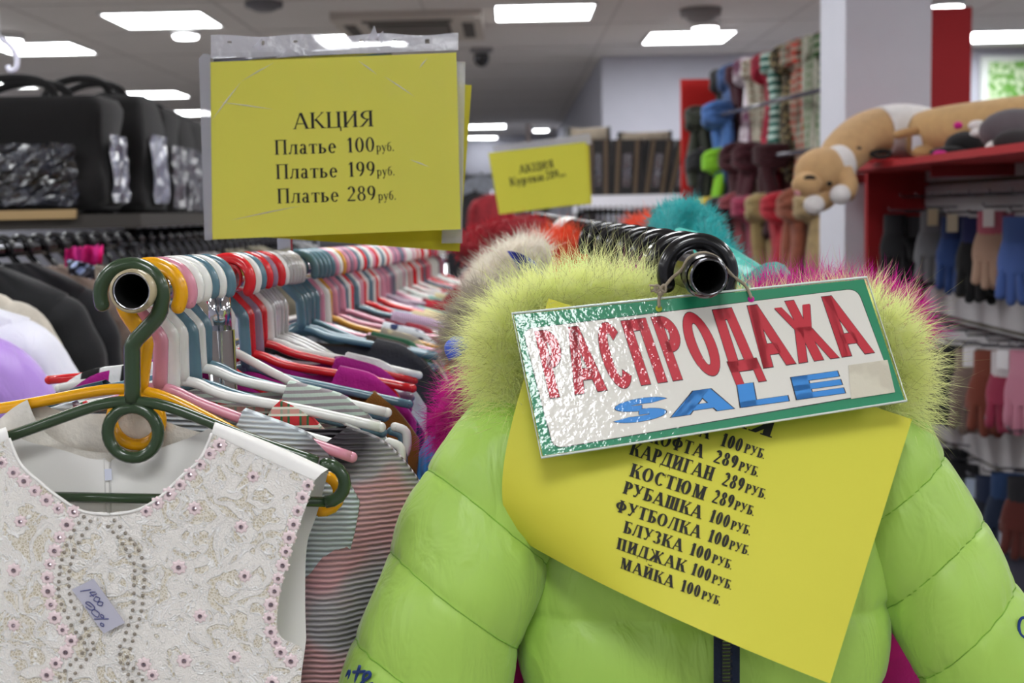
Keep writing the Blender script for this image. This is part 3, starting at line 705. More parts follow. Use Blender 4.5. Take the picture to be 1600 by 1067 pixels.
for a, b_ in (((331, 190), (378, 128)), ((378, 128), (430, 98)), ((340, 160), (430, 172)), ((600, 120), (648, 152)), ((655, 108), (668, 92)), ((640, 250), (672, 262)), ((360, 345), (470, 322)), ((560, 96), (590, 118))):  # whitish slivers drawn in as glare streaks along folds of the film
    u = Vector((b_[1] - a[1], a[0] - b_[0])).normalized() * .55
    obj('crease_glare', MB().add([mp(a[0] + u.x * .3, a[1] + u.y * .3, .0031), mp((a[0] + b_[0]) / 2 + u.x * 2, (a[1] + b_[1]) / 2 + u.y * 2, .0045), mp(*b_, .0031), mp((a[0] + b_[0]) / 2 - u.x, (a[1] + b_[1]) / 2 - u.y, .0031)], [(0, 1, 2, 3)]), M('f6f6fa', 'film', None, 3), sl, False)
pb = LR(1.66)
obj('pole', MB().box((pb.x - .0085, pb.y - .0085, pb.z + .017), (pb.x + .0085, pb.y + .0085, mp(455, 86).z)), CHR, t, False)
obj('holder_bar', MB().tube([P(335, 96, 1.605), P(612, 80, 1.612)], .0075, 14), M('8f8f93', 'chrome'), t)
obj('clamp', MB().box((pb.x - .013, pb.y - .014, pb.z - .018), (pb.x + .013, pb.y + .014, pb.z + .02)), CHR, t, False)

pl2 = plane3(P(762, 238, 3.72), P(922, 218, 3.78), P(780, 335, 3.72)); mp2 = mapper(pl2)
rb = RR(3.8)
t = thing('price_sign', 'smaller blurred yellow price sign above the jacket rail', 'sign', (rb.x, rb.y, rb.z))
pp = obj('paper_sheet', MB().slab([mp2(*c) for c in ((763, 239), (915, 222), (922, 317), (780, 335))], pl2[1] * -.001), M('dbd83e', 'paper'), t, False)
tx = MB(); textline(tx, 'АКЦИЯ', (811, 272), (866, 262), 13, mp2, S=.18, h=.08, lift=.002)
textline(tx, 'Куртки', (797, 291), (850, 282), 13, mp2, S=.18, h=.08, lift=.002); textline(tx, '289', (853, 281), (874, 277.5), 13, mp2, S=.18, h=.08, lift=.002)
textline(tx, 'руб.', (875, 277), (886, 275), 5, mp2, S=.18, h=.08, lift=.002)
obj('printed_text', tx, INK, pp, False)
obj('sleeve_edge', MB().slab([mp2(*c, -.003) for c in ((770, 228), (922, 208), (925, 225), (772, 238))], pl2[1] * -.001), M('c8c8cc', 'film', None, 5), t, False)
obj('back_sheet', MB().slab([mp2(*c, -.012) for c in ((800, 240), (921, 212), (926, 318), (800, 330))], pl2[1] * -.001), M('d3c91e', 'paper'), t, False)
obj('pole', MB().tube([(rb.x - .03, rb.y + .05, rb.z), (rb.x - .03, rb.y + .05, rb.z + .3)], .008, 12), CHR, t)
# ---------------------------------------------------------------- sale board on its string
plS = plane3(P(800, 490, 1.062), P(1352, 433, 1.088), P(845, 715, 1.022)); mpS = mapper(plS)
def quad(px, lift, th): return MB().slab([mpS(x, y, lift) for x, y in px], plS[1] * -th)
t = thing('sale_board', 'laminated red, white and green sale board hanging by a string from the tube', 'sign', mpS(1108, 600))
b = obj('board', quad(((803, 492), (1350, 436), (1413, 625), (848, 712)), 0, .001), M('0f8a5f', 'laminate'), t, False)
def rr(c, rad):                                   # rounded panel in pixels
    out = []
    for i in range(4):
        p, a, z_ = Vector(c[i]), Vector(c[i - 1]), Vector(c[(i + 1) % 4]); da = (a - p).normalized() * rad; dz = (z_ - p).normalized() * rad
        for k in range(7):
            f = k / 6; out.append(tuple((p + da) * (1 - f) ** 2 + p * 2 * f * (1 - f) + (p + dz) * f * f))
    return out
W4 = ((816, 514), (1340, 450), (1399, 611), (864, 702))
obj('outline', quad(rr(W4, 18), .0003, .0002), M('1c3a30', 'laminate'), b, False)
obj('white_panel', quad(rr([(x + dx, y + dy) for (x, y), (dx, dy) in zip(W4, ((1.2, 1.2), (-1.2, 1.2), (-1.2, -1.2), (1.2, -1.2)))], 17), .0006, .0002), M('e9e6dc', 'laminate'), b, False)
def z2(x, y): return (780 + x * .4375, 400 + y * .4375)
def block(s, box, S, h, mat, edge):
    TL, TR, BR, BL = [Vector(z2(*c)) for c in box]; tot = sum(glyph(c, S, h, 0)[1] + .05 for c in s)
    for e, l, m_ in ((edge, .0009, M('2a2024', 'laminate')), (0, .0011, mat)):
        mb = MB(); o = .025
        for c in s:
            g, w = glyph(c, S, h, 0, e)
            for poly in g:
                qd = []
                for x, y in poly:
                    u = (o + x) / tot; a = BL.lerp(BR, u); bb = TL.lerp(TR, u); qd.append(mpS(*(a.lerp(bb, y)), l))
                mb.add(qd, [tuple(range(len(qd)))])
            o += w + .05
        obj('printed_letters' if e == 0 else 'letter_edges', mb, m_, b, False)
block('РАСПРОДАЖА', ((116, 272), (1226, 139), (1342, 345), (172, 510)), .27, .17, M('c81d33', 'laminate'), .012)
block('SАLE', ((398, 524), (1216, 410), (1245, 489), (390, 608)), .25, .24, M('2f8fe0', 'laminate'), .016)
obj('tape_patch', quad([z2(*c) for c in ((1245, 392), (1385, 372), (1412, 488), (1255, 512))], .0013, .0001), M('dcd6c2', 'blotch', 'cfc8b4', 4), b, False)
obj('laminate_edge', MB().tube([mpS(*c) for c in ((800, 490), (1354, 433), (1417, 626), (846, 715))], .0011, 6, closed=True), M('e4eee8', 'plastic'), t)
STRG = M('a89a84', 'cloth')
dr = (RB - RA).normalized()
def around(off, deg):                             # point on the tube
    u = dr.cross(Vector((0, 0, 1))).normalized(); w = u.cross(dr); a = math.radians(deg)
    return RA + dr * off + (u * math.cos(a) + w * math.sin(a)) * .0185
h1, h2 = mpS(1029, 482, .003), mpS(1173, 468, .003)
st = obj('string', MB().tube(spline([h1, mpS(1030, 464, .004), mpS(1046, 440, .004)] + [around(.028, a) for a in (165, 130, 90, 50, 25)] + [mpS(1145, 433, .002), mpS(1164, 449, .003), h2], 6), .0014, 8), STRG, t)
k = mpS(1030, 455, .006)
obj('knot', MB().tube([k + Vector((.0045 * math.cos(a), -.001, .003 * math.sin(2 * a))) for a in [6.283 * i / 20 for i in range(20)]], .0013, 8, closed=True).ball(k + Vector((0, 0, -.004)), .0028).tube([k + Vector((-.002, 0, .002)), k + Vector((-.009, -.002, .003)), k + Vector((-.008, -.002, -.002)), k], .0011, 7), STRG, st)
for hx, hy, c in ((1029, 483, 'b8c63e'), (1173, 468, 'd81fa0')): obj('punch_hole', MB().tube([mpS(hx, hy, .0012), mpS(hx, hy, .0016)], .0028, 16), M(c, 'matte'), t)

# ---------------------------------------------------------------- curled price list
TL, A_, B_ = Vector((857, 466)), Vector((568, 189)), Vector((-128, 413))
def lst(u, v, l=0):
    w = max(0, v) ** 4 * max(0, 1 - u) ** 2.2
    p = TL + A_ * u + B_ * v + Vector((74, -42)) * w + Vector((0, -10)) * v ** 3 * math.sin(math.pi * min(1, max(0, u)))
    d = 1.098 + (-.02) * u - .085 * v + .07 * w - .010 * math.sin(math.pi * u) * v + .012 * max(0, 1 - u) ** 3 + .0015 * math.sin(9 * u + 5 * v)
    return P(p.x, p.y, d - l)
det = A_.x * B_.y - A_.y * B_.x
def mpL(x, y, l=0):
    q_ = Vector((x, y)) - TL; u = (q_.x * B_.y - q_.y * B_.x) / det; v = (A_.x * q_.y - A_.y * q_.x) / det
    return lst(u, v, l)
mb = MB(); G = [[lst(i / 48, j / 36) for i in range(49)] for j in range(37)]; mb.grid(G); mb.grid([[p + Vector((0, .0006, 0)) for p in r] for r in G])
t = thing('price_list', 'curled yellow price list pinned on the lime jacket under the sale board', 'sign', P(1095, 760, 1.05))
pp = obj('paper_sheet', mb, M('dbd640', 'paper'), t)
tx = MB(); kw = dict(S=.25, h=.075, sf=.07, lift=.0009)
textline(tx, 'АКЦИЯ', (1000, 616), (1208, 685), 34, mpL, **kw)
for s, a, b_, cap in (('ТА', (1076, 677), (1108, 687), 20), ('100', (1124, 696), (1158, 707), 21), ('РУБ.', (1161, 707), (1195, 718), 15), ('КОФТА', (1012, 691), (1098, 717), 21), ('289', (1113, 722), (1151, 734), 21), ('РУБ.', (1152, 735), (1185, 746), 15),
    ('КАРДИГАН', (981, 711), (1113, 753), 22), ('289', (1126, 758), (1160, 770), 22), ('РУБ.', (1162, 770), (1197, 781), 15), ('КОСТЮМ', (980, 746), (1100, 784), 22), ('289', (1110, 786), (1144, 797), 22), ('РУБ.', (1145, 797), (1178, 808), 15),
    ('РУБАШКА', (968, 774), (1094, 814), 21), ('100', (1105, 817), (1137, 828), 21), ('РУБ.', (1139, 829), (1172, 839), 15), ('ФУТБОЛКА', (953, 804), (1092, 846), 21), ('100', (1102, 849), (1135, 860), 21), ('РУБ.', (1136, 861), (1170, 871), 15),
    ('БЛУЗКА', (964, 840), (1062, 869), 21), ('100', (1072, 872), (1106, 883), 21), ('РУБ.', (1108, 884), (1142, 895), 15), ('ПИДЖАК', (949, 869), (1065, 903), 21), ('100', (1073, 905), (1105, 916), 21), ('РУБ.', (1107, 917), (1141, 928), 15),
    ('МАЙКА', (950, 903), (1044, 931), 21), ('100', (1054, 934), (1087, 944), 21), ('РУБ.', (1089, 945), (1122, 955), 15)):
    textline(tx, s, a, b_, cap, mpL, **kw)
obj('printed_text', tx, INK, pp, False)

# ---------------------------------------------------------------- lime padded jacket
LIME = M('b0d95e', 'puffer')
t = thing('padded_jacket', 'lime green padded jacket with fluffy hood trim, hanging in front', 'jacket', P(1095, 1000, 1.15))
rows = []; n = 96; tab = [(560, 90), (610, 190), (660, 265), (760, 300), (880, 295), (1067, 280), (1300, 300)]
for j in range(110):
    y = 560 + j * 6.2; c = P(1095, y, 1.155); hx = lerp(tab, y) * 1.155 / 2000; hd = lerp([(560, .03), (700, .058), (1000, .075), (1300, .085)], y)
    ph = ((y - 935) / 121) % 1; q = (max(0, math.sin(math.pi * ph)) ** .33 - .8) * .009; row = []
    for k in range(n):
        a = 2 * math.pi * k / n; ca, sa = math.cos(a), math.sin(a)
        wr = .0016 * math.sin(23 * a + 3 * math.sin(y * .02)) * (1 - math.sin(math.pi * ph)) + .002 * math.sin(3 * a + y * .013)
        gz = -.006 * math.exp(-((ca * hx - .02) / .008) ** 2) if sa > 0 else 0
        row.append((c.x + (hx + q) * math.copysign(abs(ca) ** .75, ca), c.y - (hd + q + wr + gz) * math.copysign(abs(sa) ** .7, sa), c.z - q * .3 * sa))
    rows.append(row)
body = obj('body', MB().grid(rows, True), LIME, t)
def sleeve(ctrl, seam, ph0, tl, nm='sleeve', mat=LIME, par=t):
    pts = spline([P(*c[:3]) for c in ctrl], 40); rs = []; L_ = 0; tot = len(pts)
    for i, p in enumerate(pts):
        if i: L_ += (p - pts[i - 1]).length
        f = i / 40; k = min(int(f), len(ctrl) - 2); r = ctrl[k][3] + (ctrl[k + 1][3] - ctrl[k][3]) * (f - k)
        rs.append((L_, r))
    m_ = 44; T = []; rows = []
    for i, p in enumerate(pts):
        d = (pts[min(i + 1, tot - 1)] - pts[max(i - 1, 0)]).normalized(); y_ = Vector((0, 1, 0)); y_ = (y_ - d * y_.dot(d)).normalized(); x_ = d.cross(y_)
        L_, r = rs[i]; row = []
        for k in range(m_):
            a = 2 * math.pi * k / m_
            ph = ((L_ + tl * math.cos(a) + ph0) / seam) % 1; q = (max(0, math.sin(math.pi * ph)) ** .33 - .8) * .0062
            wr = .0018 * math.sin(17 * a + 2 * math.sin(L_ * 60)) * (1 - math.sin(math.pi * ph)) + .0022 * math.sin(2 * a + L_ * 45)
            row.append(p + (x_ * math.cos(a) + y_ * math.sin(a) * .9) * (r + q + wr))
        rows.append(row)
    mb = MB().grid(rows, True); mb.f.append(tuple(range(m_))); so = obj(nm, mb, mat, par)
    for kk in range(1, 12):
        line = []
        for k in range(m_ + 1):
            a = 2 * math.pi * k / m_; want = kk * seam - ph0 - tl * math.cos(a)
            i = next((i for i in range(1, tot) if rs[i][0] >= want), None)
            if want < .03 or i is None: line = []; break
            f = (want - rs[i - 1][0]) / (rs[i][0] - rs[i - 1][0]); p = rows[i - 1][k % m_].lerp(rows[i][k % m_], f); c = pts[i - 1].lerp(pts[i], f); line.append(p + (p - c).normalized() * .0002)
        if line: obj('stitch_seam', MB().tube(line[:-1], .0006, 5, closed=True), M('8cc23c', 'cloth'), so)
    return so
s1 = sleeve([(930, 600, 1.16, .035), (850, 655, 1.15, .052), (790, 730, 1.135, .06), (742, 850, 1.12, .068), (688, 1000, 1.11, .07), (625, 1200, 1.1, .07)], .076, .066, -.02)
s2 = sleeve([(1260, 600, 1.17, .035), (1340, 660, 1.16, .05), (1392, 750, 1.15, .055), (1448, 872, 1.14, .058), (1522, 1000, 1.13, .06), (1625, 1160, 1.12, .06)], .064, .06, .016)
obj('hood', MB().ball(P(1095, 600, 1.2), .145, .05, .075, 32, 20), LIME, t)
NAVY = M('17243f', 'cloth')
zp = MB()
for x0, x1, l in ((1115, 1129, 0), (1141, 1156, 0)): zp.grid([[P(x, y, 1.068 - .0015 * math.sin(math.pi * (x - x0) / (x1 - x0))) for x in (x0, (x0 + x1) / 2, x1)] for y in range(960, 1220, 10)])
z_ = obj('zipper_tape', zp, NAVY, t)
tt = MB()
for k in range(46): yy = 960 + k * 5.6; a = P(1130, yy, 1.068); tt.box(a + Vector((-.001, -.001, -.001)), a + Vector((.0075 if k % 2 else .006, .001, .001)))
obj('zipper_teeth', tt, M('20222a', 'plastic'), z_, False)
def wire(pts, d, r, mat, nm, par): return obj(nm, MB().tube(spline([P(x, y, d) for x, y in pts], 6), r, 7), mat, par)
EMB = M('1d3f86', 'cloth')
for pts in (((540, 1062), (546, 1048), (545, 1072), (552, 1068)), ((562, 1040), (556, 1062), (558, 1074), (566, 1066)), ((552, 1050), (570, 1049)), ((568, 1064), (578, 1056), (576, 1050), (568, 1056), (569, 1070), (582, 1068))):
    obj('embroidered_letter', MB().tube(spline([P(x, y, 1.108 - .0625 * math.sqrt(max(.05, 1 - ((x - 662) / 128) ** 2)) - .004) for x, y in pts], 6), .0014, 7), EMB, s1)
wire(((1604, 965), (1596, 966), (1592, 976), (1594, 990), (1602, 997)), 1.083, .0013, EMB, 'embroidered_letter', s2)
LF = M('f9fdc0', 'fur', 'f2f8a0')
path = [P(*c) for c in ((815, 655, 1.125), (790, 600, 1.13), (785, 540, 1.135), (805, 500, 1.14), (850, 480, 1.145), (920, 468, 1.15), (990, 472, 1.155), (1050, 498, 1.16), (1110, 522, 1.165), (1180, 526, 1.165), (1280, 518, 1.16), (1350, 505, 1.15), (1390, 530, 1.14), (1402, 590, 1.135), (1385, 650, 1.125))]
fur(path, .018, .046, 30000, LF, t, 3, .12, .00028, spread=.3)
fur(path, .018, .066, 3200, M('c9c98c', 'fur', '9b8f62'), t, 5, .1, .00016, name='guard_hair', inner=False)

# ---------------------------------------------------------------- jackets behind the lime one
MAG = M('d4128c', 'cloth'); 
def fpath(*c): return [P(*k) for k in c]
t = put_coat(RR(1.255), MAG, 'fuchsia jacket with magenta fur trim right behind the lime jacket', .2, .05, .7, .4, 0, 31, .03, 'jackets on the right rail', 'jacket', neckz=.1)
o = t.location
def local_fur(t, pts, *a, **k):
    L_ = Vector(t.location); R_ = Matrix.Rotation(-t.rotation_euler.z, 3, 'Z') @ Matrix.Identity(3)
    k2 = dict(k); ob = fur([R_ @ (p - L_) + L_ for p in pts], *a[:3], a[3], t, *a[4:], **k2); return ob
PF = M('dd1aa0', 'fur', 'b01080')
local_fur(t, fpath((745, 700, 1.2), (715, 660, 1.21), (735, 625, 1.22), (790, 615, 1.23)), .022, .034, 6500, PF, 11, .25, .0003)
local_fur(t, fpath((1010, 470, 1.24), (960, 460, 1.24)), .012, .036, 1600, M('d75cb4', 'fur'), 12, -.2, .00028, name='fur_tuft')
local_fur(t, fpath((1180, 470, 1.22), (1270, 465, 1.22), (1350, 470, 1.21), (1405, 490, 1.2), (1425, 535, 1.2)), .014, .036, 5200, PF, 13, -.05, .00028, name='hood_trim')
t = put_coat(RR(1.42), M('3f8fdc', 'knit', None, .4), 'sky blue ribbed jacket behind the fuchsia jacket', .215, .05, .7, .38, 0, 32, -.05, 'jackets on the right rail', 'jacket', neckz=.1)
local_fur(t, fpath((745, 570, 1.36), (722, 530, 1.38), (735, 495, 1.4), (765, 470, 1.42)), .016, .036, 5000, M('b5ab9b', 'fur', '8d8376'), 14, .1, .0003)
obj('hood_cord', MB().tube(spline([P(718, 560, 1.33) , P(712, 545, 1.33), P(722, 538, 1.34), P(736, 545, 1.34)], 6), .008, 10), M('4a68d8', 'cloth'), t)
t = put_coat(RR(1.75), M('1f2f8f', 'cloth'), 'royal blue jacket with white fur hood on the right rail', .2, .05, .7, .4, 0, 33, 0, 'jackets on the right rail', 'jacket', neckz=.1)
local_fur(t, fpath((750, 462, 1.78), (772, 425, 1.8), (808, 402, 1.82), (845, 398, 1.85)), .022, .034, 5000, M('f6f0e4', 'fur', 'd8ccb8'), 15, .1, .0004)
hb = MB().grid([[P(792 + 45 * i / 8 + j * 4, 392 + i * i * .28 + j * 6, 1.62 + .01 * math.sin(i)) for i in range(9)] for j in range(6)])
hb.grid([[P(792 + 45 * i / 8 + j * 4, 392 + i * i * .28 + j * 6, 1.65) for i in range(9)] for j in range(6)])
obj('hood_lining', hb, M('1b2f9a', 'cloth'), t)
t = put_coat(RR(2.05), M('f0401c', 'puffer'), 'orange-red jacket with orange fur on the right rail', .23, .06, .7, .36, 0, 34, 0, 'jackets on the right rail', 'jacket', neckz=.08)
local_fur(t, fpath((840, 425, 2.0), (850, 395, 2.02), (875, 385, 2.05), (905, 400, 2.07)), .026, .04, 3600, M('f0603a', 'fur', 'd84820'), 16, .05, .0004)
hb = MB(); G = [[P(912 + 95 * i / 10, 349 - 10 * math.sin(i * .32) + i * 2.1 + j * (5 - i * .1), 2.3 + .02 * math.sin(i * .6) - j * .006) for i in range(11)] for j in range(8)]
hb.grid(G); hb.grid([[p + Vector((0, .04, 0)) for p in r] for r in G]); obj('collar', hb, M('fb4a24', 'puffer'), t)
local_fur(t, fpath((985, 372, 2.35), (1010, 352, 2.36), (1030, 370, 2.36)), .02, .035, 2000, M('f26a48', 'fur', 'd84820'), 17, .05, .0005, name='collar_fur')
t = put_coat(RR(2.9), M('9c1420', 'plush'), 'dark red fleece jacket with curly trim on the right rail', .24, .06, .7, .3, 0, 35, 0, 'jackets on the right rail', 'jacket', neckz=.06)
local_fur(t, fpath((733, 398, 2.72), (742, 378, 2.75), (775, 366, 2.78), (815, 360, 2.8), (845, 362, 2.85)), .028, .028, 4500, M('c22a38', 'fur', '8e1420'), 19, .05, .0009, name='curly_trim', spread=.7)
t = put_coat(RR(1.62) + Vector((.16, 0, 0)), M('1fae9c', 'puffer'), 'teal jacket with turquoise fur hood right of the rail', .13, .06, .6, .6, 0, 36, .1, 'jackets on the right rail', 'jacket', neckz=.04)
local_fur(t, fpath((1040, 385, 1.75), (1045, 350, 1.78), (1072, 340, 1.8), (1098, 358, 1.78), (1108, 392, 1.74), (1135, 425, 1.68)), .026, .026, 6500, M('3fbcbc', 'fur', '2a9aa0'), 18, .0, .0004)
hb = MB().tube(spline([P(1062, 392, 1.74), P(1095, 402, 1.72), P(1135, 425, 1.68), P(1190, 465, 1.62)], 6), [.02] + [.034] * 17 + [.05], 18); obj('hood', hb, M('10a394', 'puffer'), t)
for i, (zz, c, lab) in enumerate(((2.4, '2d2f78', 'indigo jacket mid-way along the right rail'), (3.3, '7a1a24', 'wine jacket further along the right rail'), (3.8, '33343c', 'charcoal jacket beside the second yellow sign pole'),
                       (4.4, '8e2430', 'dark red jacket near the far end of the right rail'), (5.0, '4a4a52', 'grey jacket at the far end of the right rail'))):
    put_coat(RR(zz), M(c, 'cloth'), lab, .21, .05, .7, .36, 0, 40 + i, rh.uniform(-.1, .1), 'jackets on the right rail', 'jacket', neckz=.08)

# ---------------------------------------------------------------- white lace dress
def lace():
    m, nt, b, co = base('lace'); L = nt.links.new
    def nz(s, d=2, dist=0):
        n = N(nt, 'ShaderNodeTexNoise'); n.inputs['Scale'].default_value = s; n.inputs['Detail'].default_value = d; n.inputs['Distortion'].default_value = dist; L(co, n.inputs['Vector']); return n.outputs[0]
    v = N(nt, 'ShaderNodeTexVoronoi', feature='DISTANCE_TO_EDGE'); v.inputs['Scale'].default_value = 420; L(co, v.inputs['Vector'])
    net = ramp(nt, v.outputs[0], [(.08, (1, 1, 1)), (.2, (0, 0, 0))], L)
    n1 = nz(54, 2, 1.8)
    fl = ramp(nt, n1, [(.46, (0, 0, 0)), (.475, (1, 1, 1))], L)
    ed = ramp(nt, n1, [(.435, (0, 0, 0)), (.455, (1, 1, 1)), (.475, (1, 1, 1)), (.495, (0, 0, 0))], L)
    n2_ = nz(52, 1.2, 2.6)
    vein = ramp(nt, n2_, [(.485, (0, 0, 0)), (.497, (1, 1, 1)), (.505, (1, 1, 1)), (.517, (0, 0, 0))], L)
    c0 = mix(nt, net, lin('c6bba2'), lin('ece6da'), L); c1 = mix(nt, fl, c0, lin('f0ece6'), L); c2 = mix(nt, ed, c1, lin('fcfbf8'), L); c3 = mix(nt, vein, c2, lin('fdfcfa'), L)
    L(c3, b.inputs['Base Color']); b.inputs['Roughness'].default_value = .8
    def mth(a, w):
        k = N(nt, 'ShaderNodeMath', operation='MULTIPLY'); L(a, k.inputs[0]); k.inputs[1].default_value = w; return k.outputs[0]
    def addn(a, c):
        k = N(nt, 'ShaderNodeMath', operation='ADD'); L(a, k.inputs[0]); L(c, k.inputs[1]); return k.outputs[0]
    bump(nt, b, addn(addn(mth(net, .25), mth(fl, .5)), addn(mth(ed, .6), mth(vein, .5))), L, .8, .0012)
    return m
LACE = lace(); SATIN = M('f6f4f0', 'matte')
def dF(x, y): return 1.032 - .014 * math.sin(max(0, min(1, (y - 650) / 520)) * math.pi * .6) + .003 * math.sin(x * .012 + y * .004)
t = thing('lace_dress', 'white lace dress with pink flower beads on the green hanger', 'dress', P(180, 1000, 1.05))
inn = [(331, 677), (313, 717), (282, 746), (248, 778), (214, 797), (173, 804), (172.5, 850), (172.5, 910), (172.5, 980), (172.5, 1050), (172.5, 1140)]
out = [(492, 750), (482, 780), (468, 820), (455, 858), (443, 900), (435, 940), (433, 977), (441, 998), (471, 1015), (470, 1062), (462, 1140)]
mir = lambda p: (345 - p[0], p[1] + (8 if p[1] < 800 else 0) * (1 if p[0] > 250 else .3))
def sheet(I, O, dep, n=24, k=5):
    a = spline([Vector((p[0], p[1], 0)) for p in I], k); b_ = spline([Vector((p[0], p[1], 0)) for p in O], k)
    return [[P(q.x, q.y, dep(q.x, q.y)) for q in [u.lerp(w_, i / n) for i in range(n + 1)]] for u, w_ in zip(a, b_)]
mb = MB()
for I, O in ((inn, out), ([mir(p) for p in inn], [mir(p) for p in out])):
    g = sheet(I, O, dF); mb.grid(g); mb.grid([[p + Vector((0, .0012, 0)) for p in r] for r in g])
front = obj('front_panel', mb, LACE, t)
ib = [(336, 664), (300, 682), (250, 700), (205, 714), (174, 720), (172.5, 760), (172.5, 850), (172.5, 910), (172.5, 980), (172.5, 1050), (172.5, 1140)]
ob_ = [(513, 735), (503, 775), (492, 812), (482, 840), (478, 870), (477, 910), (477, 950), (478, 985), (478, 1003), (470, 1062), (462, 1140)]
mb = MB(); dB = lambda x, y: 1.082 + .004 * math.sin(x * .03)
for I, O in ((ib, ob_), ([mir(p) for p in ib], [mir(p) for p in ob_])): mb.grid(sheet(I, O, dB))
bk = obj('back_panel', mb, SATIN, t)
obj('zip_placket', MB().tube([P(163, 716, 1.079), P(166, 800, 1.079)], .0012, 6).tube([P(172, 722, 1.079), P(173, 800, 1.079)], .0012, 6), M('dcdad6', 'matte'), bk)
obj('size_tag', MB().slab([P(163, 733, 1.076), P(174, 732, 1.076), P(175, 750, 1.076), P(164, 751, 1.076)], Vector((0, .0005, 0))), M('dfe3f4', 'matte'), bk, False)
for f in (lambda p: p, mir):
    up_ = []
    for i in range(13):
        u = i / 12; a = Vector(f((331 + 161 * u, 677 + 73 * u + 2 * math.sin(3.1 * u)))); c = Vector(f((336 + 177 * u, 659 + 74 * u - 3 * math.sin(3.1 * u))))
        up_.append([P(a.x, a.y, dF(a.x, a.y) - .0005), P((a.x + c.x) / 2, (a.y + c.y) / 2 - 2, 1.03), P(c.x, c.y, 1.045), P(c.x, c.y + 1, 1.068), P(c.x, c.y + 8, 1.083)])
    obj('shoulder_band', MB().grid(up_), SATIN, t)
for f in (lambda p: p, mir):
    nk = [f(p) for p in inn[:6]]; obj('neck_piping', MB().tube([P(x, y, dF(x, y) - .0005) for x, y in [tuple(v[:2]) for v in spline([Vector((a, b_, 0)) for a, b_ in nk], 6)]], .0013, 7), SATIN, t)
# beads
z3 = lambda x, y: (x * .3815, 660 + y * .3815)
FL = [(8, 165), (57, 205), (100, 240), (145, 280), (192, 318), (240, 352), (303, 365), (275, 418), (245, 470), (225, 525), (205, 580), (195, 635), (198, 690), (210, 745), (225, 800), (258, 848), (293, 892), (270, 940), (230, 985), (193, 1033),
      (600, 363), (645, 330), (693, 293), (738, 255), (778, 213), (820, 172), (860, 128), (900, 93), (1262, 258), (1240, 307), (1220, 362), (1203, 417), (1185, 472), (1172, 528), (1158, 585), (1140, 638), (1125, 690), (1110, 745), (1103, 800), (1110, 857), (1130, 900), (1150, 940), (1192, 977),
      (85, 405), (797, 352), (1037, 222), (988, 427), (733, 593), (1003, 628), (58, 605), (57, 830), (820, 792), (755, 975), (960, 960), (590, 990), (625, 1033), (1115, 1063)]
fm = MB(); n = 40; rows = []
for r_, h_ in ((1, 0), (.98, .0008), (.72, .0016), (.45, .0012), (.01, .001)):
    rows.append([(r_ * .0052 * (1 + .13 * math.cos(8 * a) * r_) * math.cos(a), -h_, r_ * .0052 * (1 + .13 * math.cos(8 * a) * r_) * math.sin(a)) for a in [2 * math.pi * k / n for k in range(n)]])
fm.grid(rows, True); gm = MB(); gm.grid([[(r_ * math.cos(a), -h_, r_ * math.sin(a)) for a in [2 * math.pi * k / 8 for k in range(8)]] for r_, h_ in ((.0019, .001), (.0019, .0018), (.001, .0027), (.0001, .0028))], True)
PB = M('f6e2e4', 'plastic'); GEM = M('b9a9b2', 'chrome')
f0 = obj('flower_bead', fm, PB, t, local=True); g0 = obj('rhinestone', gm, GEM, f0, False, True)
for i, (x, y) in enumerate(FL):
    o = f0
    if i:
        o = f0.copy(); COL.objects.link(o); g = g0.copy(); COL.objects.link(g); g.parent = o
    a, b_ = z3(x, y); o.location = P(a, b_, dF(a, b_)) - t.location; s_ = .9 + .25 * ((i * 7) % 5) / 5; o.scale = (s_, 1, s_)
RS = [(372, 403), (357, 432), (338, 460), (323, 490), (305, 520), (298, 550), (291, 578), (286, 607), (283, 638), (284, 668), (287, 700), (292, 730), (307, 757), (322, 785), (338, 815), (352, 842), (366, 870), (382, 900), (385, 925), (372, 948), (355, 968), (333, 998), (310, 1025), (290, 1050),
      (345, 385), (325, 410), (305, 440), (290, 468), (275, 500), (265, 530), (255, 560), (248, 590), (245, 620), (243, 650), (241, 680), (244, 710), (253, 742), (265, 768), (280, 797), (293, 828), (313, 857), (332, 880), (347, 900), (358, 928), (338, 942), (313, 968), (290, 990), (268, 1015), (247, 1042),
      (470, 400), (493, 425), (515, 452), (535, 475), (552, 497), (570, 522), (582, 553), (590, 583), (592, 610), (592, 642), (590, 673), (586, 707), (585, 740), (580, 770), (572, 803), (563, 833), (553, 865), (545, 893), (535, 925), (523, 957), (525, 985), (548, 1005), (570, 1027), (585, 1052),
      (443, 425), (465, 447), (485, 467), (503, 495), (517, 517), (533, 545), (550, 575), (553, 605), (552, 635), (550, 665), (550, 698), (548, 735), (545, 767), (537, 797), (528, 828), (518, 858), (512, 888), (493, 915), (493, 947), (495, 980), (507, 1007), (527, 1030), (543, 1058)]
g0 = None; SIL = M('948b7e', 'plastic')
for x, y in RS:
    a, b_ = z3(x, y); p = P(a, b_, dF(a, b_))
    if g0 is None: g0 = obj('crystal', MB().add([v * .78 for v in gm.v], gm.f), SIL, t, False, True); o = g0
    else: o = g0.copy(); COL.objects.link(o)
    o.location = p - t.location
TG = [(112, 921), (146, 904), (195, 973), (162, 990)]
tt = thing('price_tag', 'small lilac-grey handwritten price tag on the lace dress', 'tag', P(152, 947, dF(152, 947) - .004))
obj('card', MB().slab([P(x, y, dF(x, y) - .004) for x, y in TG], Vector((0, .0005, 0))), M('bdbccb', 'paper'), tt, False)
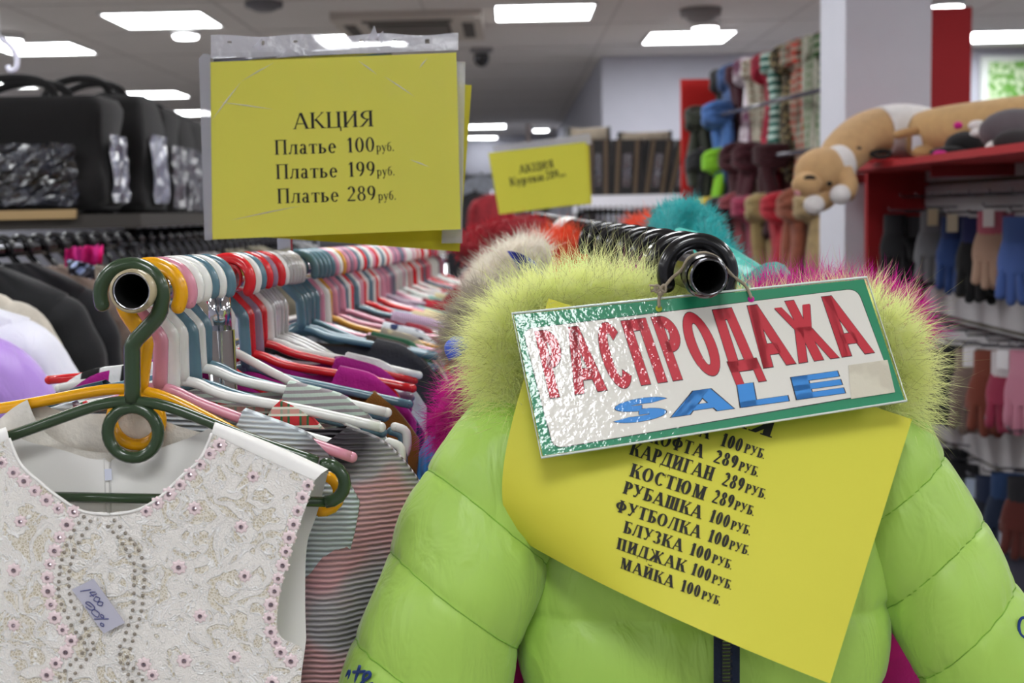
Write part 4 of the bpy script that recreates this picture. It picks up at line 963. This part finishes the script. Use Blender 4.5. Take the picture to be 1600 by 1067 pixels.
def pen(pts): 
    u0, v0 = Vector((146, 904)), Vector((112, 921)); ax = Vector((49, 69)); ay = Vector((-34, 17)); out_ = []
    for u, v in pts: q_ = u0 + ax * u + ay * v; out_.append(P(q_.x, q_.y, dF(q_.x, q_.y) - .0046))
    return spline(out_, 5)
hw_ = MB()
for s in (((.1, .75), (.16, .35)), ((.24, .25), (.2, .45), (.3, .42)), ((.28, .25), (.26, .55)), ((.38, .25), (.32, .35), (.36, .5), (.42, .4), (.38, .25)), ((.48, .25), (.43, .35), (.46, .48), (.52, .38), (.48, .25)),
          ((.46, .75), (.34, .85), (.36, .7), (.5, .66), (.5, .85), (.4, .93)), ((.62, .62), (.52, .72), (.56, .88), (.68, .78), (.62, .62)), ((.8, .45), (.68, .95)), ((.7, .55), (.66, .6), (.7, .66), (.74, .6), (.7, .55)), ((.84, .75), (.8, .82), (.84, .88), (.88, .8), (.84, .75))):
    hw_.tube(pen(s), .00035, 5)
obj('handwriting', hw_, M('4a4f8c', 'matte'), tt)
# ---------------------------------------------------------------- sheer striped dresses beside it
def pleatmat(name, cols, sc=68, dist=1.0):
    m, nt, b, co = base(name); L = nt.links.new
    n = N(nt, 'ShaderNodeTexNoise'); n.inputs['Scale'].default_value = 9; n.inputs['Detail'].default_value = 1.5; L(co, n.inputs['Vector'])
    c = ramp(nt, n.outputs[0], [(p_, lin(k_)[:3]) for p_, k_ in cols], L)
    w = N(nt, 'ShaderNodeTexWave', wave_type='BANDS', bands_direction='Z'); w.inputs['Scale'].default_value = sc; w.inputs['Distortion'].default_value = dist; w.inputs['Detail'].default_value = 1; L(co, w.inputs['Vector'])
    dkn = N(nt, 'ShaderNodeMix', data_type='RGBA', blend_type='MULTIPLY'); dkn.inputs[0].default_value = 1; L(c, dkn.inputs[6])
    L(ramp(nt, w.outputs[1], [(.1, (.5, .5, .52)), (.6, (1, 1, 1))], L), dkn.inputs[7]); L(dkn.outputs[2], b.inputs['Base Color'])
    b.inputs['Roughness'].default_value = .55; bump(nt, b, w.outputs[1], L, .7, .003); return m
PL1 = pleatmat('pleat_grey', [(.33, '8a868c'), (.42, 'cbd6dc'), (.6, 'e4eef4')]); PL2 = pleatmat('pleat_pink', [(.38, '3f3a40'), (.46, '8f8c90'), (.52, 'b9b4b8'), (.57, 'dba6aa'), (.7, 'e0b2b4')])
for i, (mat, nm, kw) in {2: (PL1, 'pale grey-blue crinkled sheer dress on the pink hanger', dict(hw=.18, neck=.075, L=.7, dip=.05, thick=.012, flare=.02, sl=.32)),
                         3: (PL2, 'pink and grey ribbed sheer dress beside the lime sleeve', dict(hw=.235, neck=.15, L=.75, dip=.05, thick=.03, fold=.004, flare=.05)),
                         4: (M('c32a30', 'plaid', '2f5f3a', 1.3), 'red and green plaid dress on a white hanger', dict(hw=.155, neck=.085, L=.7, dip=.05))}.items():
    put_garment('dress', garment(seed=i, **kw), mat, LR(FRONT[i][0]) + Vector((0, 0, -.004)), nm, 'dress', RZ[i], [0, 0, .07, .03, .02][i], 'dresses on the dress rail')
# ---------------------------------------------------------------- glove wall at the right
X0 = 1.335; ya, yb = 2.2, 4.13
SLT = M('b9b6b8', 'matte'); GRV = M('5d5443', 'matte'); STEEL = M('6f6f76', 'chrome')
ZG = [1.75, 1.655, 1.56, 1.445, 1.345, 1.24, 1.15, 1.055, .955, .76, .56, .36, .1]
wall = struct('wall_slat_panel', MB().box((X0 + .012, ya, .05), (X0 + .05, yb, 1.68)), GRV)
for a, b_ in zip(ZG[1:], ZG): obj('slat_board', MB().box((X0, ya, a + .006), (X0 + .012, yb, min(b_, 1.68) - .006)), SLT, wall, False)
e0 = hit(1355, 350, 1, yb); e1 = hit(1442, 350, 1, yb)
struct('wall_end_panel', MB().box((e0.x, yb, .05), (X0 + .05, yb + .03, 1.7)), M('9a0d16', 'matte'))
sh0 = hit(1384, 255, 1, 3.76); sz = sh0.z
t = thing('red_shelf', 'red shelf board carrying the plush dogs above the gloves', 'shelf', (X0, 3, sz))
obj('board', MB().box((X0 - .3, ya, sz - .018), (X0, yb, sz)), M('a80f1a', 'matte'), t, False)
for y in (2.6, 3.4, 4.2): obj('bracket', MB().box((X0 - .22, y, sz - .05), (X0, y + .012, sz - .018)), M('7c0b12', 'matte'), t, False)
def glove(mat, cuff, s=1.0, fing=True, seed=0):
    """one glove hanging fingers down, cuff at the top; origin at the cuff top"""
    rd = random.Random(seed); g = MB(); H = .105 * s
    rows = []
    for j in range(9):
        v = j / 8; z = -.055 * s - v * .075 * s; w = (.036 + .012 * math.sin(v * 2.2)) * s; d = .014 * s
        rows.append([(w * math.cos(a), d * math.sin(a), z) for a in [2 * math.pi * k / 16 for k in range(16)]])
    g.grid(rows, True)
    for k in range(4):
        x = (-.034 + .0225 * k) * s; l = (.062, .075, .07, .055)[k] * s
        g.tube(spline([(x * .9, 0, -.115 * s), (x, rd.uniform(-.005, .005), -.13 * s - l * .5), (x * 1.08 + rd.uniform(-.006, .006), rd.uniform(-.008, .008), -.128 * s - l)], 4), [.0125 * s] * 7 + [.011 * s, .007 * s], 10)
    g.tube(spline([(.03 * s, 0, -.075 * s), (.05 * s, .004, -.1 * s), (.054 * s, .004, -.142 * s)], 4), [.012 * s] * 8 + [.008 * s], 10)
    c = MB(); rows = []
    for j in range(7):
        z = -.06 * s * j / 6; rows.append([((.034 + .0015 * (k % 2)) * s * math.cos(2 * math.pi * k / 24), (.014 + .001 * (k % 2)) * s * math.sin(2 * math.pi * k / 24), z) for k in range(24)])
    c.grid(rows, True); return g, c
def glove_pair(px, py, y, c1, c2, label, s=1.0, kind='knit', tagc=None, seed=0, stub=.08, dbl=True):
    y = min(3.98, (X0 - .07) * 2000 / (px - 800)); p = hit(px, py, 1, y)
    t = thing('glove_pair', label, 'gloves', p, 'gloves on the slat wall'); t.rotation_euler.z = random.Random(seed).uniform(-.9, -.25)
    g, c = glove(None, None, s, True, seed); a, b_ = M(c1, kind), M(c2, kind)
    for k in range(2 if dbl else 1):
        o = obj('glove', g, a, t, local=True); o.location = (k * .014 * s, k * .03, -k * .006); o.scale = (1 if k == 0 else -1, 1, 1)
        cc = obj('cuff', c, b_, o, local=True)
    if tagc: obj('label_card', MB().box((-.015 * s, -.022, -.04 * s), (.013 * s, -.018, .006 * s)), M(tagc, 'matte'), t, False, True)
    obj('peg_hook', MB().tube([(X0 + .01, p.y + .01, p.z + .012), (p.x - .02, p.y + .01, p.z + .012), (p.x - .025, p.y + .01, p.z + .022)], .003, 8), STEEL, t).matrix_parent_inverse = t.matrix_world.inverted()
    return t
GL = [(1398, 335, 4.3, '121318', '1c1d22', 'black gloves nearest the red end panel, top row', 1.15, None), (1424, 338, 4.15, '101219', '4a4a4e', 'black gloves with dark grey ribbed cuffs, top row', 1.25, None),
      (1458, 330, 4.05, '77787c', '808186', 'light grey gloves with a beige card, top row', 1.2, 'd8c9a4'), (1492, 338, 3.9, '26447f', '1d3568', 'deep blue gloves with a pale card, top row', 1.25, 'd9d2b8'),
      (1526, 340, 3.75, '0d0e12', '20285a', 'black gloves hanging behind the beige pair, top row', 1.3, None), (1549, 330, 3.6, 'c9a68e', 'cf6f80', 'beige gloves with pink cuffs and round white card, top row', 1.15, 'e8e4e0'),
      (1590, 338, 3.5, '4a68ad', '45619f', 'medium blue gloves at the right edge, top row', 1.25, None),
      (1462, 545, 4.15, '17181d', '15161b', 'black gloves half hidden by the lime fur, middle row', 1.3, None), (1490, 540, 4.0, '1c2027', '17181d', 'dark navy gloves left of the taupe pair, middle row', 1.1, None),
      (1517, 545, 3.8, '8b766e', '8f7a72', 'taupe gloves with a white ribbon tag, middle row', 1.35, 'e9e9ec'), (1546, 548, 3.7, '8a4636', '8d4a3a', 'rust brown gloves beside the taupe pair, middle row', 1.3, None),
      (1572, 550, 3.55, 'a33452', 'dcd6d8', 'raspberry gloves with white tag and pattern, middle row', 1.2, 'e6e6e8'), (1600, 548, 3.45, 'd58ba2', 'd890a6', 'rose pink gloves at the right edge, middle row', 1.2, None),
      (1478, 700, 4.0, '1b1d20', '222428', 'black gloves by the jacket shoulder, bottom row', 1.3, None), (1500, 725, 3.85, '23282c', '1a1c20', 'charcoal gloves, second in the bottom row', 1.3, None),
      (1522, 750, 3.72, '191a1f', '3a4a3c', 'black gloves with greenish cuffs, bottom row', 1.3, 'b9c9e0'), (1548, 745, 3.6, '1a2130', '1c2c4c', 'navy gloves, bottom row', 1.3, None), (1572, 740, 3.5, '24344f', '2d4a78', 'blue-black gloves, bottom row', 1.25, None), (1598, 745, 3.42, '6a2f28', '2a2a30', 'rust and black gloves at the right edge, bottom row', 1.2, None),
      (1556, 828, 3.5, 'a86a66', 'b07470', 'dusty pink gloves low beside the jacket sleeve', 1.4, None), (1590, 815, 3.42, '4c4c5c', 'b9c4d6', 'slate grey gloves low at the right edge', 1.5, 'c9d2de')]
for i, g in enumerate(GL): glove_pair(g[0], g[1], g[2], g[3], g[4], g[5], g[6] * .88, 'knit', g[7], 60 + i)
for zz in (1.52, 1.14, .93):
    t = thing('hook_bar', {1.52: 'thin metal bar over the top row of gloves', 1.14: 'thin metal bar over the middle row of gloves', .93: 'thin metal bar over the bottom row of gloves'}[zz], 'bar', (X0 - .02, 3.3, zz))
    obj('rod', MB().tube([(X0 - .012, ya, zz), (X0 - .012, yb, zz)], .005, 8), STEEL, t)
    for k in range(14): obj('peg', MB().tube([(X0 - .012, 2.4 + k * .15, zz), (X0 - .1, 2.4 + k * .15, zz), (X0 - .105, 2.4 + k * .15, zz + .012)], .0028, 6), STEEL, t)

# ---------------------------------------------------------------- plush dogs on the shelf
TAN = M('cfa877', 'plush'); WHT = M('ece8e6', 'plush'); BLK = M('1d1512', 'plush')
t = thing('plush_dog', 'tan and white long plush dog with its head hanging off the shelf end', 'toy', P(1400, 235, 3.7))
bp = [P(*c) for c in ((1300, 262, 3.52), (1325, 232, 3.56), (1355, 212, 3.6), (1395, 205, 3.63), (1430, 206, 3.67), (1455, 210, 3.72))]
bs = spline(bp, 8); nb = len(bs)
rad = [lerp([(0, .05), (.15, .062), (.4, .068), (.7, .075), (.92, .07), (1, .045)], i / (nb - 1)) for i in range(nb)]
k1 = int(nb * .5)
obj('body', MB().tube(bs[:k1 + 1], rad[:k1 + 1], 24), TAN, t); obj('white_rump', MB().tube(bs[k1:], [r * 1.03 for r in rad[k1:]], 24), WHT, t)
hd_ = obj('head', MB().ball(P(1285, 268, 3.5), .076, .066, .066, 24, 16).ball(P(1261, 288, 3.46), .042, .038, .034), TAN, t)
obj('collar_ruff', MB().ball(P(1309, 262, 3.515), .05, .066, .064, 24, 14), WHT, t)
obj('eye', MB().ball(P(1265, 280, 3.432), .019, .008, .011), BLK, hd_); obj('eye', MB().ball(P(1296, 287, 3.435), .008, .006, .007), BLK, hd_); obj('nose', MB().ball(P(1247, 301, 3.45), .01), M('d99a9c', 'plush'), hd_)
for c in (((1318, 268, 3.47), (1326, 290, 3.45), (1320, 304, 3.44), (1313, 304, 3.43)), ((1300, 300, 3.5), (1290, 312, 3.48), (1275, 318, 3.46), (1272, 320, 3.45))):
    lg = obj('leg', MB().tube(spline([P(*k) for k in c[:3]], 5), .026, 14), TAN, t); obj('paw', MB().ball(P(*c[3]), .029, .027, .027), WHT, lg)
obj('ear', MB().ball(P(1335, 232, 3.5), .02, .008, .008), BLK, t)
obj('marking', MB().tube(spline([P(1358, 238, 3.53), P(1372, 246, 3.535), P(1390, 243, 3.55), P(1386, 236, 3.55), P(1360, 238, 3.53)], 5), .006, 8), BLK, t)
t = thing('plush_dog', 'second tan plush dog lying along the shelf behind the first', 'toy', P(1520, 240, 3.5))
b2 = spline([P(*c) for c in ((1436, 214, 3.62), (1475, 204, 3.5), (1540, 196, 3.35), (1620, 188, 3.2), (1680, 185, 3.1))], 6)
obj('body', MB().tube(b2, [.045, .058] + [.066] * (len(b2) - 3) + [.05], 22), M('d2aa72', 'plush'), t); obj('rump', MB().ball(P(1445, 222, 3.58), .056, .05, .052), M('d2aa72', 'plush'), t)
obj('tail', MB().tube(spline([P(1440, 205, 3.52), P(1420, 206, 3.5), P(1398, 212, 3.48)], 5), [.012] * 10 + [.006], 10), M('c49a66', 'plush'), t)
obj('foot', MB().ball(P(1444, 238, 3.5), .035, .03, .02), M('d2aa72', 'plush'), t); obj('label', MB().box(P(1426, 240, 3.5), P(1429, 212, 3.5) + Vector((.02, .004, 0))), M('dfe3ee', 'matte'), t, False)
def lump(name, label, cat, c, r, mat, extra=()):
    t = thing(name, label, cat, P(*c)); obj('body', MB().ball(P(*c), *r, 20, 12), mat, t)
    for nm, cc, rr_, mm in extra: obj(nm, MB().ball(P(*cc), *rr_, 14, 8), mm, t)
PNK = M('d81f8f', 'plush')
lump('plush_toy', 'black plush toy with pink feet and white bow on the shelf', 'toy', (1510, 226, 3.28), (.055, .05, .035), M('121214', 'plush'), (('foot', (1470, 241, 3.25), (.022, .02, .012), PNK), ('foot', (1500, 243, 3.22), (.014, .012, .01), PNK), ('bow', (1527, 196, 3.25), (.024, .015, .014), WHT), ('bow', (1532, 208, 3.24), (.028, .014, .013), WHT), ('ear', (1497, 196, 3.3), (.012, .01, .01), PNK), ('arm', (1488, 238, 3.26), (.06, .03, .016), M('121214', 'plush'))))
lump('plush_toy', 'grey plush toy lying at the right end of the shelf', 'toy', (1585, 205, 3.1), (.085, .06, .055), M('5f575c', 'plush'), (('face', (1590, 222, 3.03), (.06, .03, .03), M('2a2628', 'plush')), ('paw', (1553, 230, 3.05), (.02, .02, .016), WHT), ('muzzle', (1600, 236, 3.0), (.04, .03, .014), M('7d5a5c', 'plush'))))

# ---------------------------------------------------------------- scarf stand
S0, S1 = P(1097, 257, 7.2), P(1290, 232, 5.45)
def SP(f, h): p = S0.lerp(S1, f); return Vector((p.x, p.y, h))
t = thing('scarf_stand', 'scarf stand with grey rods and a red end panel', 'stand', (S0.x, S0.y, 0))
ep = S0 + (S0 - S1).normalized() * .06; sd = -(S1 - S0).cross(Vector((0, 0, 1))).normalized()
pr = obj('end_panel', MB().slab([Vector((ep.x, ep.y, 0)) + sd * .12, Vector((ep.x, ep.y, 0)) - sd * .1, Vector((ep.x, ep.y, 2.22)) - sd * .1, Vector((ep.x, ep.y, 2.22)) + sd * .12], (S0 - S1).normalized() * .02), M('c81a14', 'matte'), t, False)
bp_ = (S1 - S0).normalized()
obj('back_panel', MB().slab([Vector((ep.x, ep.y, 0)) - sd * -.13, Vector((S1.x, S1.y, 0)) + sd * .13, Vector((S1.x, S1.y, 2.3)) + sd * .13, Vector((ep.x, ep.y, 2.22)) + sd * .13], sd * .02), M('4a0f14', 'matte'), t, False)
HR = [2.19, 1.985, 1.735, 1.49, 1.18]; off = [.1, -.02, -.02, -.04, -.06]
def RP(f, r): return SP(f, HR[r]) - sd * (off[r] * -1)
for r in range(5): obj('rod', MB().tube([RP(-.03, r), RP(1.05, r)], .011, 10), M('5a5660', 'plastic'), t)
obj('upright', MB().tube([SP(1.03, 0), SP(1.03, 2.3)], .018, 12), M('5a5660', 'plastic'), t)
_sd = random.Random(77)
def scarf(f, r, mat, label, L=.5, w=.045, tails=2):
    p = RP(f, r); t = thing('scarf', label, 'scarf', p, 'scarves knotted on the stand'); ax = (S1 - S0).normalized()
    kn = MB(); kn.ball(p + Vector((0, 0, -.005)) - sd * .0, w * 1.1, w * .95, w * 1.05, 16, 10)
    for q_ in range(3):
        an = _sd.uniform(-.7, .7); kn.tube([p + (ax * math.cos(b_) * math.cos(an) + Vector((0, 0, 1)) * (math.cos(b_) * math.sin(an)) + sd * math.sin(b_)) * w * 1.0 + Vector((0, 0, -.02 + .025 * q_)) for b_ in [2 * math.pi * k / 14 for k in range(14)]], w * .42, 8, closed=True)
    kn.tube([p - ax * w * .9 + Vector((0, 0, -.03)), p + Vector((0, 0, .02)), p + ax * w * .9 + Vector((0, 0, -.02))], w * .55, 10)
    obj('knot', kn, mat, t)
    for k in range(tails):
        q = p + ax * (w * (.5 if k else -.5)) - sd * (_sd.uniform(-.4, .5) * w); l = L * _sd.uniform(.75, 1.15); rows = []; s1_, s2_, s3_ = _sd.uniform(.5, .8), _sd.uniform(0, 6), _sd.uniform(.1, .45)
        for j in range(12):
            v = j / 11; ww = w * (s1_ + s3_ * v); c = q + Vector((0, 0, -.02 - l * v)) + ax * .012 * math.sin(v * 4 + s2_) + sd * .016 * math.sin(v * 5 + s2_ * 2)
            rows.append([c + ax * ww * math.cos(a) + sd * w * (.38 + .25 * s3_ + .1 * math.sin(3 * a + s2_)) * math.sin(a) for a in [2 * math.pi * m_ / 14 for m_ in range(14)]])
        mb = MB().grid(rows, True); mb.f.append(tuple(range(11 * 14, 12 * 14))); obj('tail', mb, mat, t)
    return t
TOPROW = [('2b2b2c', 'cloth', None, 'charcoal'), ('46618f', 'cloth', None, 'denim blue'), ('43101f', 'plush', None, 'dark plum fuzzy'), ('d9cfd6', 'blotch', '6a3a52', 'white and plum patterned'), ('7d6a58', 'plaid', 'cfc6b6', 'brown checked'), ('b82a44', 'blotch', '8a1c30', 'raspberry'),
          ('1c5c50', 'hstripe', 'b9cfc4', 'green striped'), ('a8966a', 'leopard', '3c3222', 'leopard print'), ('7b7466', 'plaid', 'c23a26', 'grey plaid'), ('c43322', 'plaid', '5c5a50', 'orange-red plaid'), ('b9b6a6', 'plaid', '2f6a2a', 'white and green plaid'), ('37602c', 'plaid', '1c2a20', 'green plaid'), ('20302a', 'plaid', '3d6ea0', 'dark green and blue plaid')]
for i, (c, kd, c2, nm) in enumerate(TOPROW):
    scarf(.06 + i * .077, 0, M(c, kd, c2, 1.0 if kd != 'plaid' else .6), f'{nm} scarf, {nth(i + 1)} from the red panel in the top row', .62, .062)
for f, r, c, kd, nm, L in ((.02, 1, '2c3023', 'cloth', 'dark olive scarf knotted on the second rod by the red panel', .45), (.2, 1, '456fae', 'cloth', 'blue scarf with a fat knot on the second rod', .45),
                     (.02, 2, '232326', 'cloth', 'black scarf on the third rod by the red panel', .4), (.2, 2, '86c81e', 'knit', 'bright lime green scarf on the third rod', .38), (.36, 2, '3f1018', 'plush', 'maroon scarf right of the lime green scarf', .36), (.48, 2, '471420', 'plush', 'second maroon scarf, right of the first maroon one', .36), (.66, 2, '3c1019', 'plush', 'third maroon scarf, nearest the column', .36)):
    scarf(f, r, M(c, kd), nm, L, .064)
for i, (c, nm) in enumerate((('c9ad1a', 'mustard yellow'), ('231f20', 'black'), ('8c3a42', 'dusty rose'), ('97264a', 'berry'), ('a08a5a', 'khaki tan'), ('b3172a', 'bright red'), ('91503a', 'rust brown'), ('a58c62', 'sand beige'))):
    scarf(.17 + i * .118, 3, M(c, 'cloth'), f'{nm} scarf in the bottom row of the stand', .5, .07)

# ---------------------------------------------------------------- black bags at the upper left
NYL = M('0f0d0e', 'cloth'); FILMD = M('3a3d48', 'packfilm', '101116'); FILML = M('8f93a8', 'packfilm', '55586a')
def travel_bag(xr, yt, yb_, y, w, dep, label, side=False):
    r = hit(xr, yb_, 1, y); top = hit(xr, yt, 1, y); h_ = top.z - r.z
    t = thing('travel_bag', label, 'bag', (r.x - w / 2, y, r.z), 'black bags on the left shelf')
    n = 28; rows = []
    for j in range(13):
        v = j / 12; e = .016 * math.sin(v * 9 + xr) ; k = (1 if .04 < v < .96 else .96)
        rows.append([(r.x - w / 2 + (w / 2 + e * .4) * k * math.copysign(abs(math.cos(a)) ** .2, math.cos(a)), y + dep / 2 - (dep / 2 + e) * k * math.copysign(abs(math.sin(a)) ** .2, math.sin(a)), r.z + h_ * v) for a in [2 * math.pi * q_ / n for q_ in range(n)]])
    mb = MB().grid(rows, True); mb.f.append(tuple(range(n))[::-1]); mb.f.append(tuple(12 * n + q_ for q_ in range(n))); obj('body', mb, NYL, t)
    rw = random.Random(int(xr)); rows = [[(r.x - w * .96 + w * .84 * (i + rw.uniform(-.3, .3)) / 22, y - .022 + rw.uniform(-.009, .009), r.z + h_ * (.04 + .54 * (j + rw.uniform(-.3, .3)) / 12)) for i in range(23)] for j in range(13)]
    wd = obj('clear_window', MB().grid(rows), FILMD, t, False)
    rows = [[(r.x + .016 + rw.uniform(-.005, .005), y + dep * (.15 + .7 * i / 6), r.z + h_ * (.06 + .6 * j / 8)) for i in range(7)] for j in range(9)]
    obj('side_window', MB().grid(rows), FILML if xr < 240 else FILMD, t, False)
    for k in (0, 1):
        yy = y + dep * (.15 + .6 * k); obj('handle', MB().tube(spline([(r.x - w * .75, yy, top.z - .06), (r.x - w * .7, yy, top.z + .02), (r.x - w * .5, yy + .02, top.z + .055), (r.x - w * .28, yy, top.z + .03), (r.x - w * .22, yy, top.z - .06)], 6), .012, 8, ry=.4), NYL, t)
    obj('zip', MB().tube([(r.x - w * .95, y + dep * .5, top.z + .002), (r.x - w * .05, y + dep * .5, top.z + .002)], .006, 6), M('3a3638', 'plastic'), t)
for a in ((163, 148, 326, 3.5, .52, .22, 'large black bag with crinkled clear window, front of the left shelf'), (228, 146, 328, 3.95, .42, .26, 'black bag with pale side window behind the large black bag'), (262, 168, 335, 4.45, .4, .26, 'third black bag along the left shelf'),
          (285, 175, 338, 4.95, .4, .26, 'fourth black bag along the left shelf'), (302, 185, 340, 5.5, .4, .28, 'fifth black bag along the left shelf'), (314, 195, 342, 6.1, .4, .28, 'last black bag, beside the big yellow sign')): travel_bag(*a)
bz = hit(100, 329, 1, 3.5).z
t = thing('bag_shelf', 'long shelf with a tan front edge under the black bags', 'shelf', (-1.35, 4, 0))
obj('board', MB().box((-2.0, 3.42, bz - .05), (-.98, 6.6, bz - .012)), M('3c3834', 'matte'), t, False)
obj('front_edge', MB().box((-2.0, 3.40, bz - .022), (-1.15, 3.425, bz + .002)), M('b09468', 'matte'), t, False)
for x in (-1.95, -1.05):
    for y in (3.5, 6.5): obj('upright', MB().box((x, y, 0), (x + .03, y + .03, bz - .05)), M('303035', 'matte'), t, False)
# ---------------------------------------------------------------- packed bags in the middle distance
t = thing('goods_shelf', 'white shelf under the packed bags in the background', 'shelf', (1, 9, 0))
w0, w1 = hit(922, 306, 1, 9.0), hit(1092, 302, 1, 9.0)
obj('board', MB().box((w0.x - .1, 8.95, w0.z - .13), (w1.x + .4, 9.5, w0.z)), M('d9d9e0', 'matte'), t, False)
for x in (w0.x, w1.x + .3): obj('upright', MB().box((x, 9.3, 0), (x + .05, 9.4, w0.z)), M('77777c', 'matte'), t, False)
obj('red_skirt', MB().box((w1.x - .08, 8.93, w0.z - .3), (w1.x + .4, 8.95, w0.z - .02)), REDP, t, False)
TANP = M('54432f', 'matte'); DKB = M('1a1616', 'cloth')
for i, (x0, x1, lean) in enumerate(((918, 952, 0), (955, 1000, 4), (1003, 1040, 12), (1042, 1072, 18), (1074, 1096, 22))):
    x0 -= 2; x1 += 3; a, b_, c, d_ = hit(x0, 305, 1, 9.05), hit(x1, 305, 1, 9.05), hit(x1 + lean, 218, 1, 9.05), hit(x0 + lean, 218, 1, 9.05)
    t = thing('packed_bag', f'{nth(i + 1)} dark film-wrapped bag from the left on the white shelf', 'bag', a, 'film-wrapped bags in the background')
    obj('body', MB().slab([a, b_, c, d_], Vector((0, .25, 0))), DKB, t, False)
    for u in (.2, .78):
        p, q = a.lerp(b_, u), d_.lerp(c, u); obj('webbing', MB().slab([p + Vector((-.011, -.008, 0)), p + Vector((.011, -.008, 0)), q + Vector((.011, -.008, 0)), q + Vector((-.011, -.008, 0))], Vector((0, .006, 0))), TANP, t, False)
    p, q, r_, s_ = a.lerp(b_, .35), a.lerp(b_, .62), d_.lerp(c, .62), d_.lerp(c, .35)
    obj('film_window', MB().grid([[p.lerp(q, i_ / 5).lerp(s_.lerp(r_, i_ / 5), .15 + .1 * j) + Vector((0, -.01 - .006 * ((i_ * 3 + j) % 2), 0)) for i_ in range(6)] for j in range(7)]), FILMD, t)
for x0, x1, y0, y1, lab in ((888, 955, 199, 219, 'left beige flat packet on top of the wrapped bags'), (968, 1052, 205, 219, 'right beige flat packet on top of the wrapped bags')):
    a, b_ = hit(x0, y1, 1, 9.05), hit(x1, y0, 1, 9.05); t = thing('flat_packet', lab, 'packet', (a.x, 9.1, a.z))
    rows = [[(a.x + (b_.x - a.x) * (.5 + .5 * math.copysign(abs(math.cos(q_)) ** .5, math.cos(q_))), 9.2 - .15 * math.copysign(abs(math.sin(q_)) ** .5, math.sin(q_)), a.z + (b_.z - a.z) * v * (1 + .1 * math.sin(q_ * 3))) for q_ in [2 * math.pi * k / 24 for k in range(24)]] for v in (0, .3, .7, 1)]
    mb = MB().grid(rows, True); mb.f += [tuple(range(24))[::-1], tuple(72 + k for k in range(24))]; obj('contents', mb, M('a39684', 'cloth'), t); obj('film', MB().grid([[p + (Vector(p) - Vector(((a.x + b_.x) / 2, 9.2, a.z))) * .03 for p in map(Vector, r)] for r in rows], True), M('e8e4dc', 'film', None, .8), t)
# ---------------------------------------------------------------- far racks
fa, fb = hit(905, 331, 1, 6.4), hit(1045, 331, 1, 6.4)
t = thing('far_rack', 'far cross rail with many black hooks under the white shelf', 'clothes rack', (fa.x, 6.4, 0))
obj('rail', MB().tube([fa, fb + Vector((.3, 0, 0))], .014, 12), STEEL, t)
for x in (fa.x, fb.x + .3): obj('upright', MB().tube([(x, 6.4, 0), (x, 6.4, fa.z)], .014, 10), STEEL, t)
for i in range(18):
    hanger(fa.lerp(fb, i / 17), 'black', f'black hanger on the far cross rail, {nth(i + 1)} from the left', 'bar', 1.45, 0, False, 'black hangers on the far cross rail', hr=.026, r=.006, hw=.16)
for i, (px, c, nm) in enumerate(((930, '2b3550', 'navy'), (965, '34363c', 'charcoal'), (1000, '70767f', 'grey'), (1030, '20242c', 'black'))):
    p = hit(px, 331, 1, 6.4); put_coat(p, M(c, 'cloth'), f'{nm} jacket hanging on the far cross rail', .2, .04, .7, .36, 0, 80 + i, 1.45, 'jackets on the far cross rail', 'jacket')
for i, (px, py, y, c, lab, hw) in enumerate(((742, 285, 10.5, '16161a', 'black coat far behind, right of the big sign', .12), (752, 262, 13, 'cfd6e2', 'pale blue-white coat far behind the black one', .22), (768, 285, 8.5, '8c1420', 'dark red coat far behind, left of the small sign', .12), (700, 290, 12, '2a2a30', 'charcoal coat far behind the big yellow sign', .25))):
    p = hit(px, py, 1, y); t = put_coat(p, M(c, 'cloth'), lab, hw, .05, 1.0, .4, 0, 90 + i, 0, None, 'coat', slv=i != 0)
    obj('stand', MB().tube([(0, 0, -p.z), (0, 0, -.05)], .012, 8), STEEL, t, local=True)
for o in bpy.data.objects:
    if '_o' in o.keys(): del o['_o']
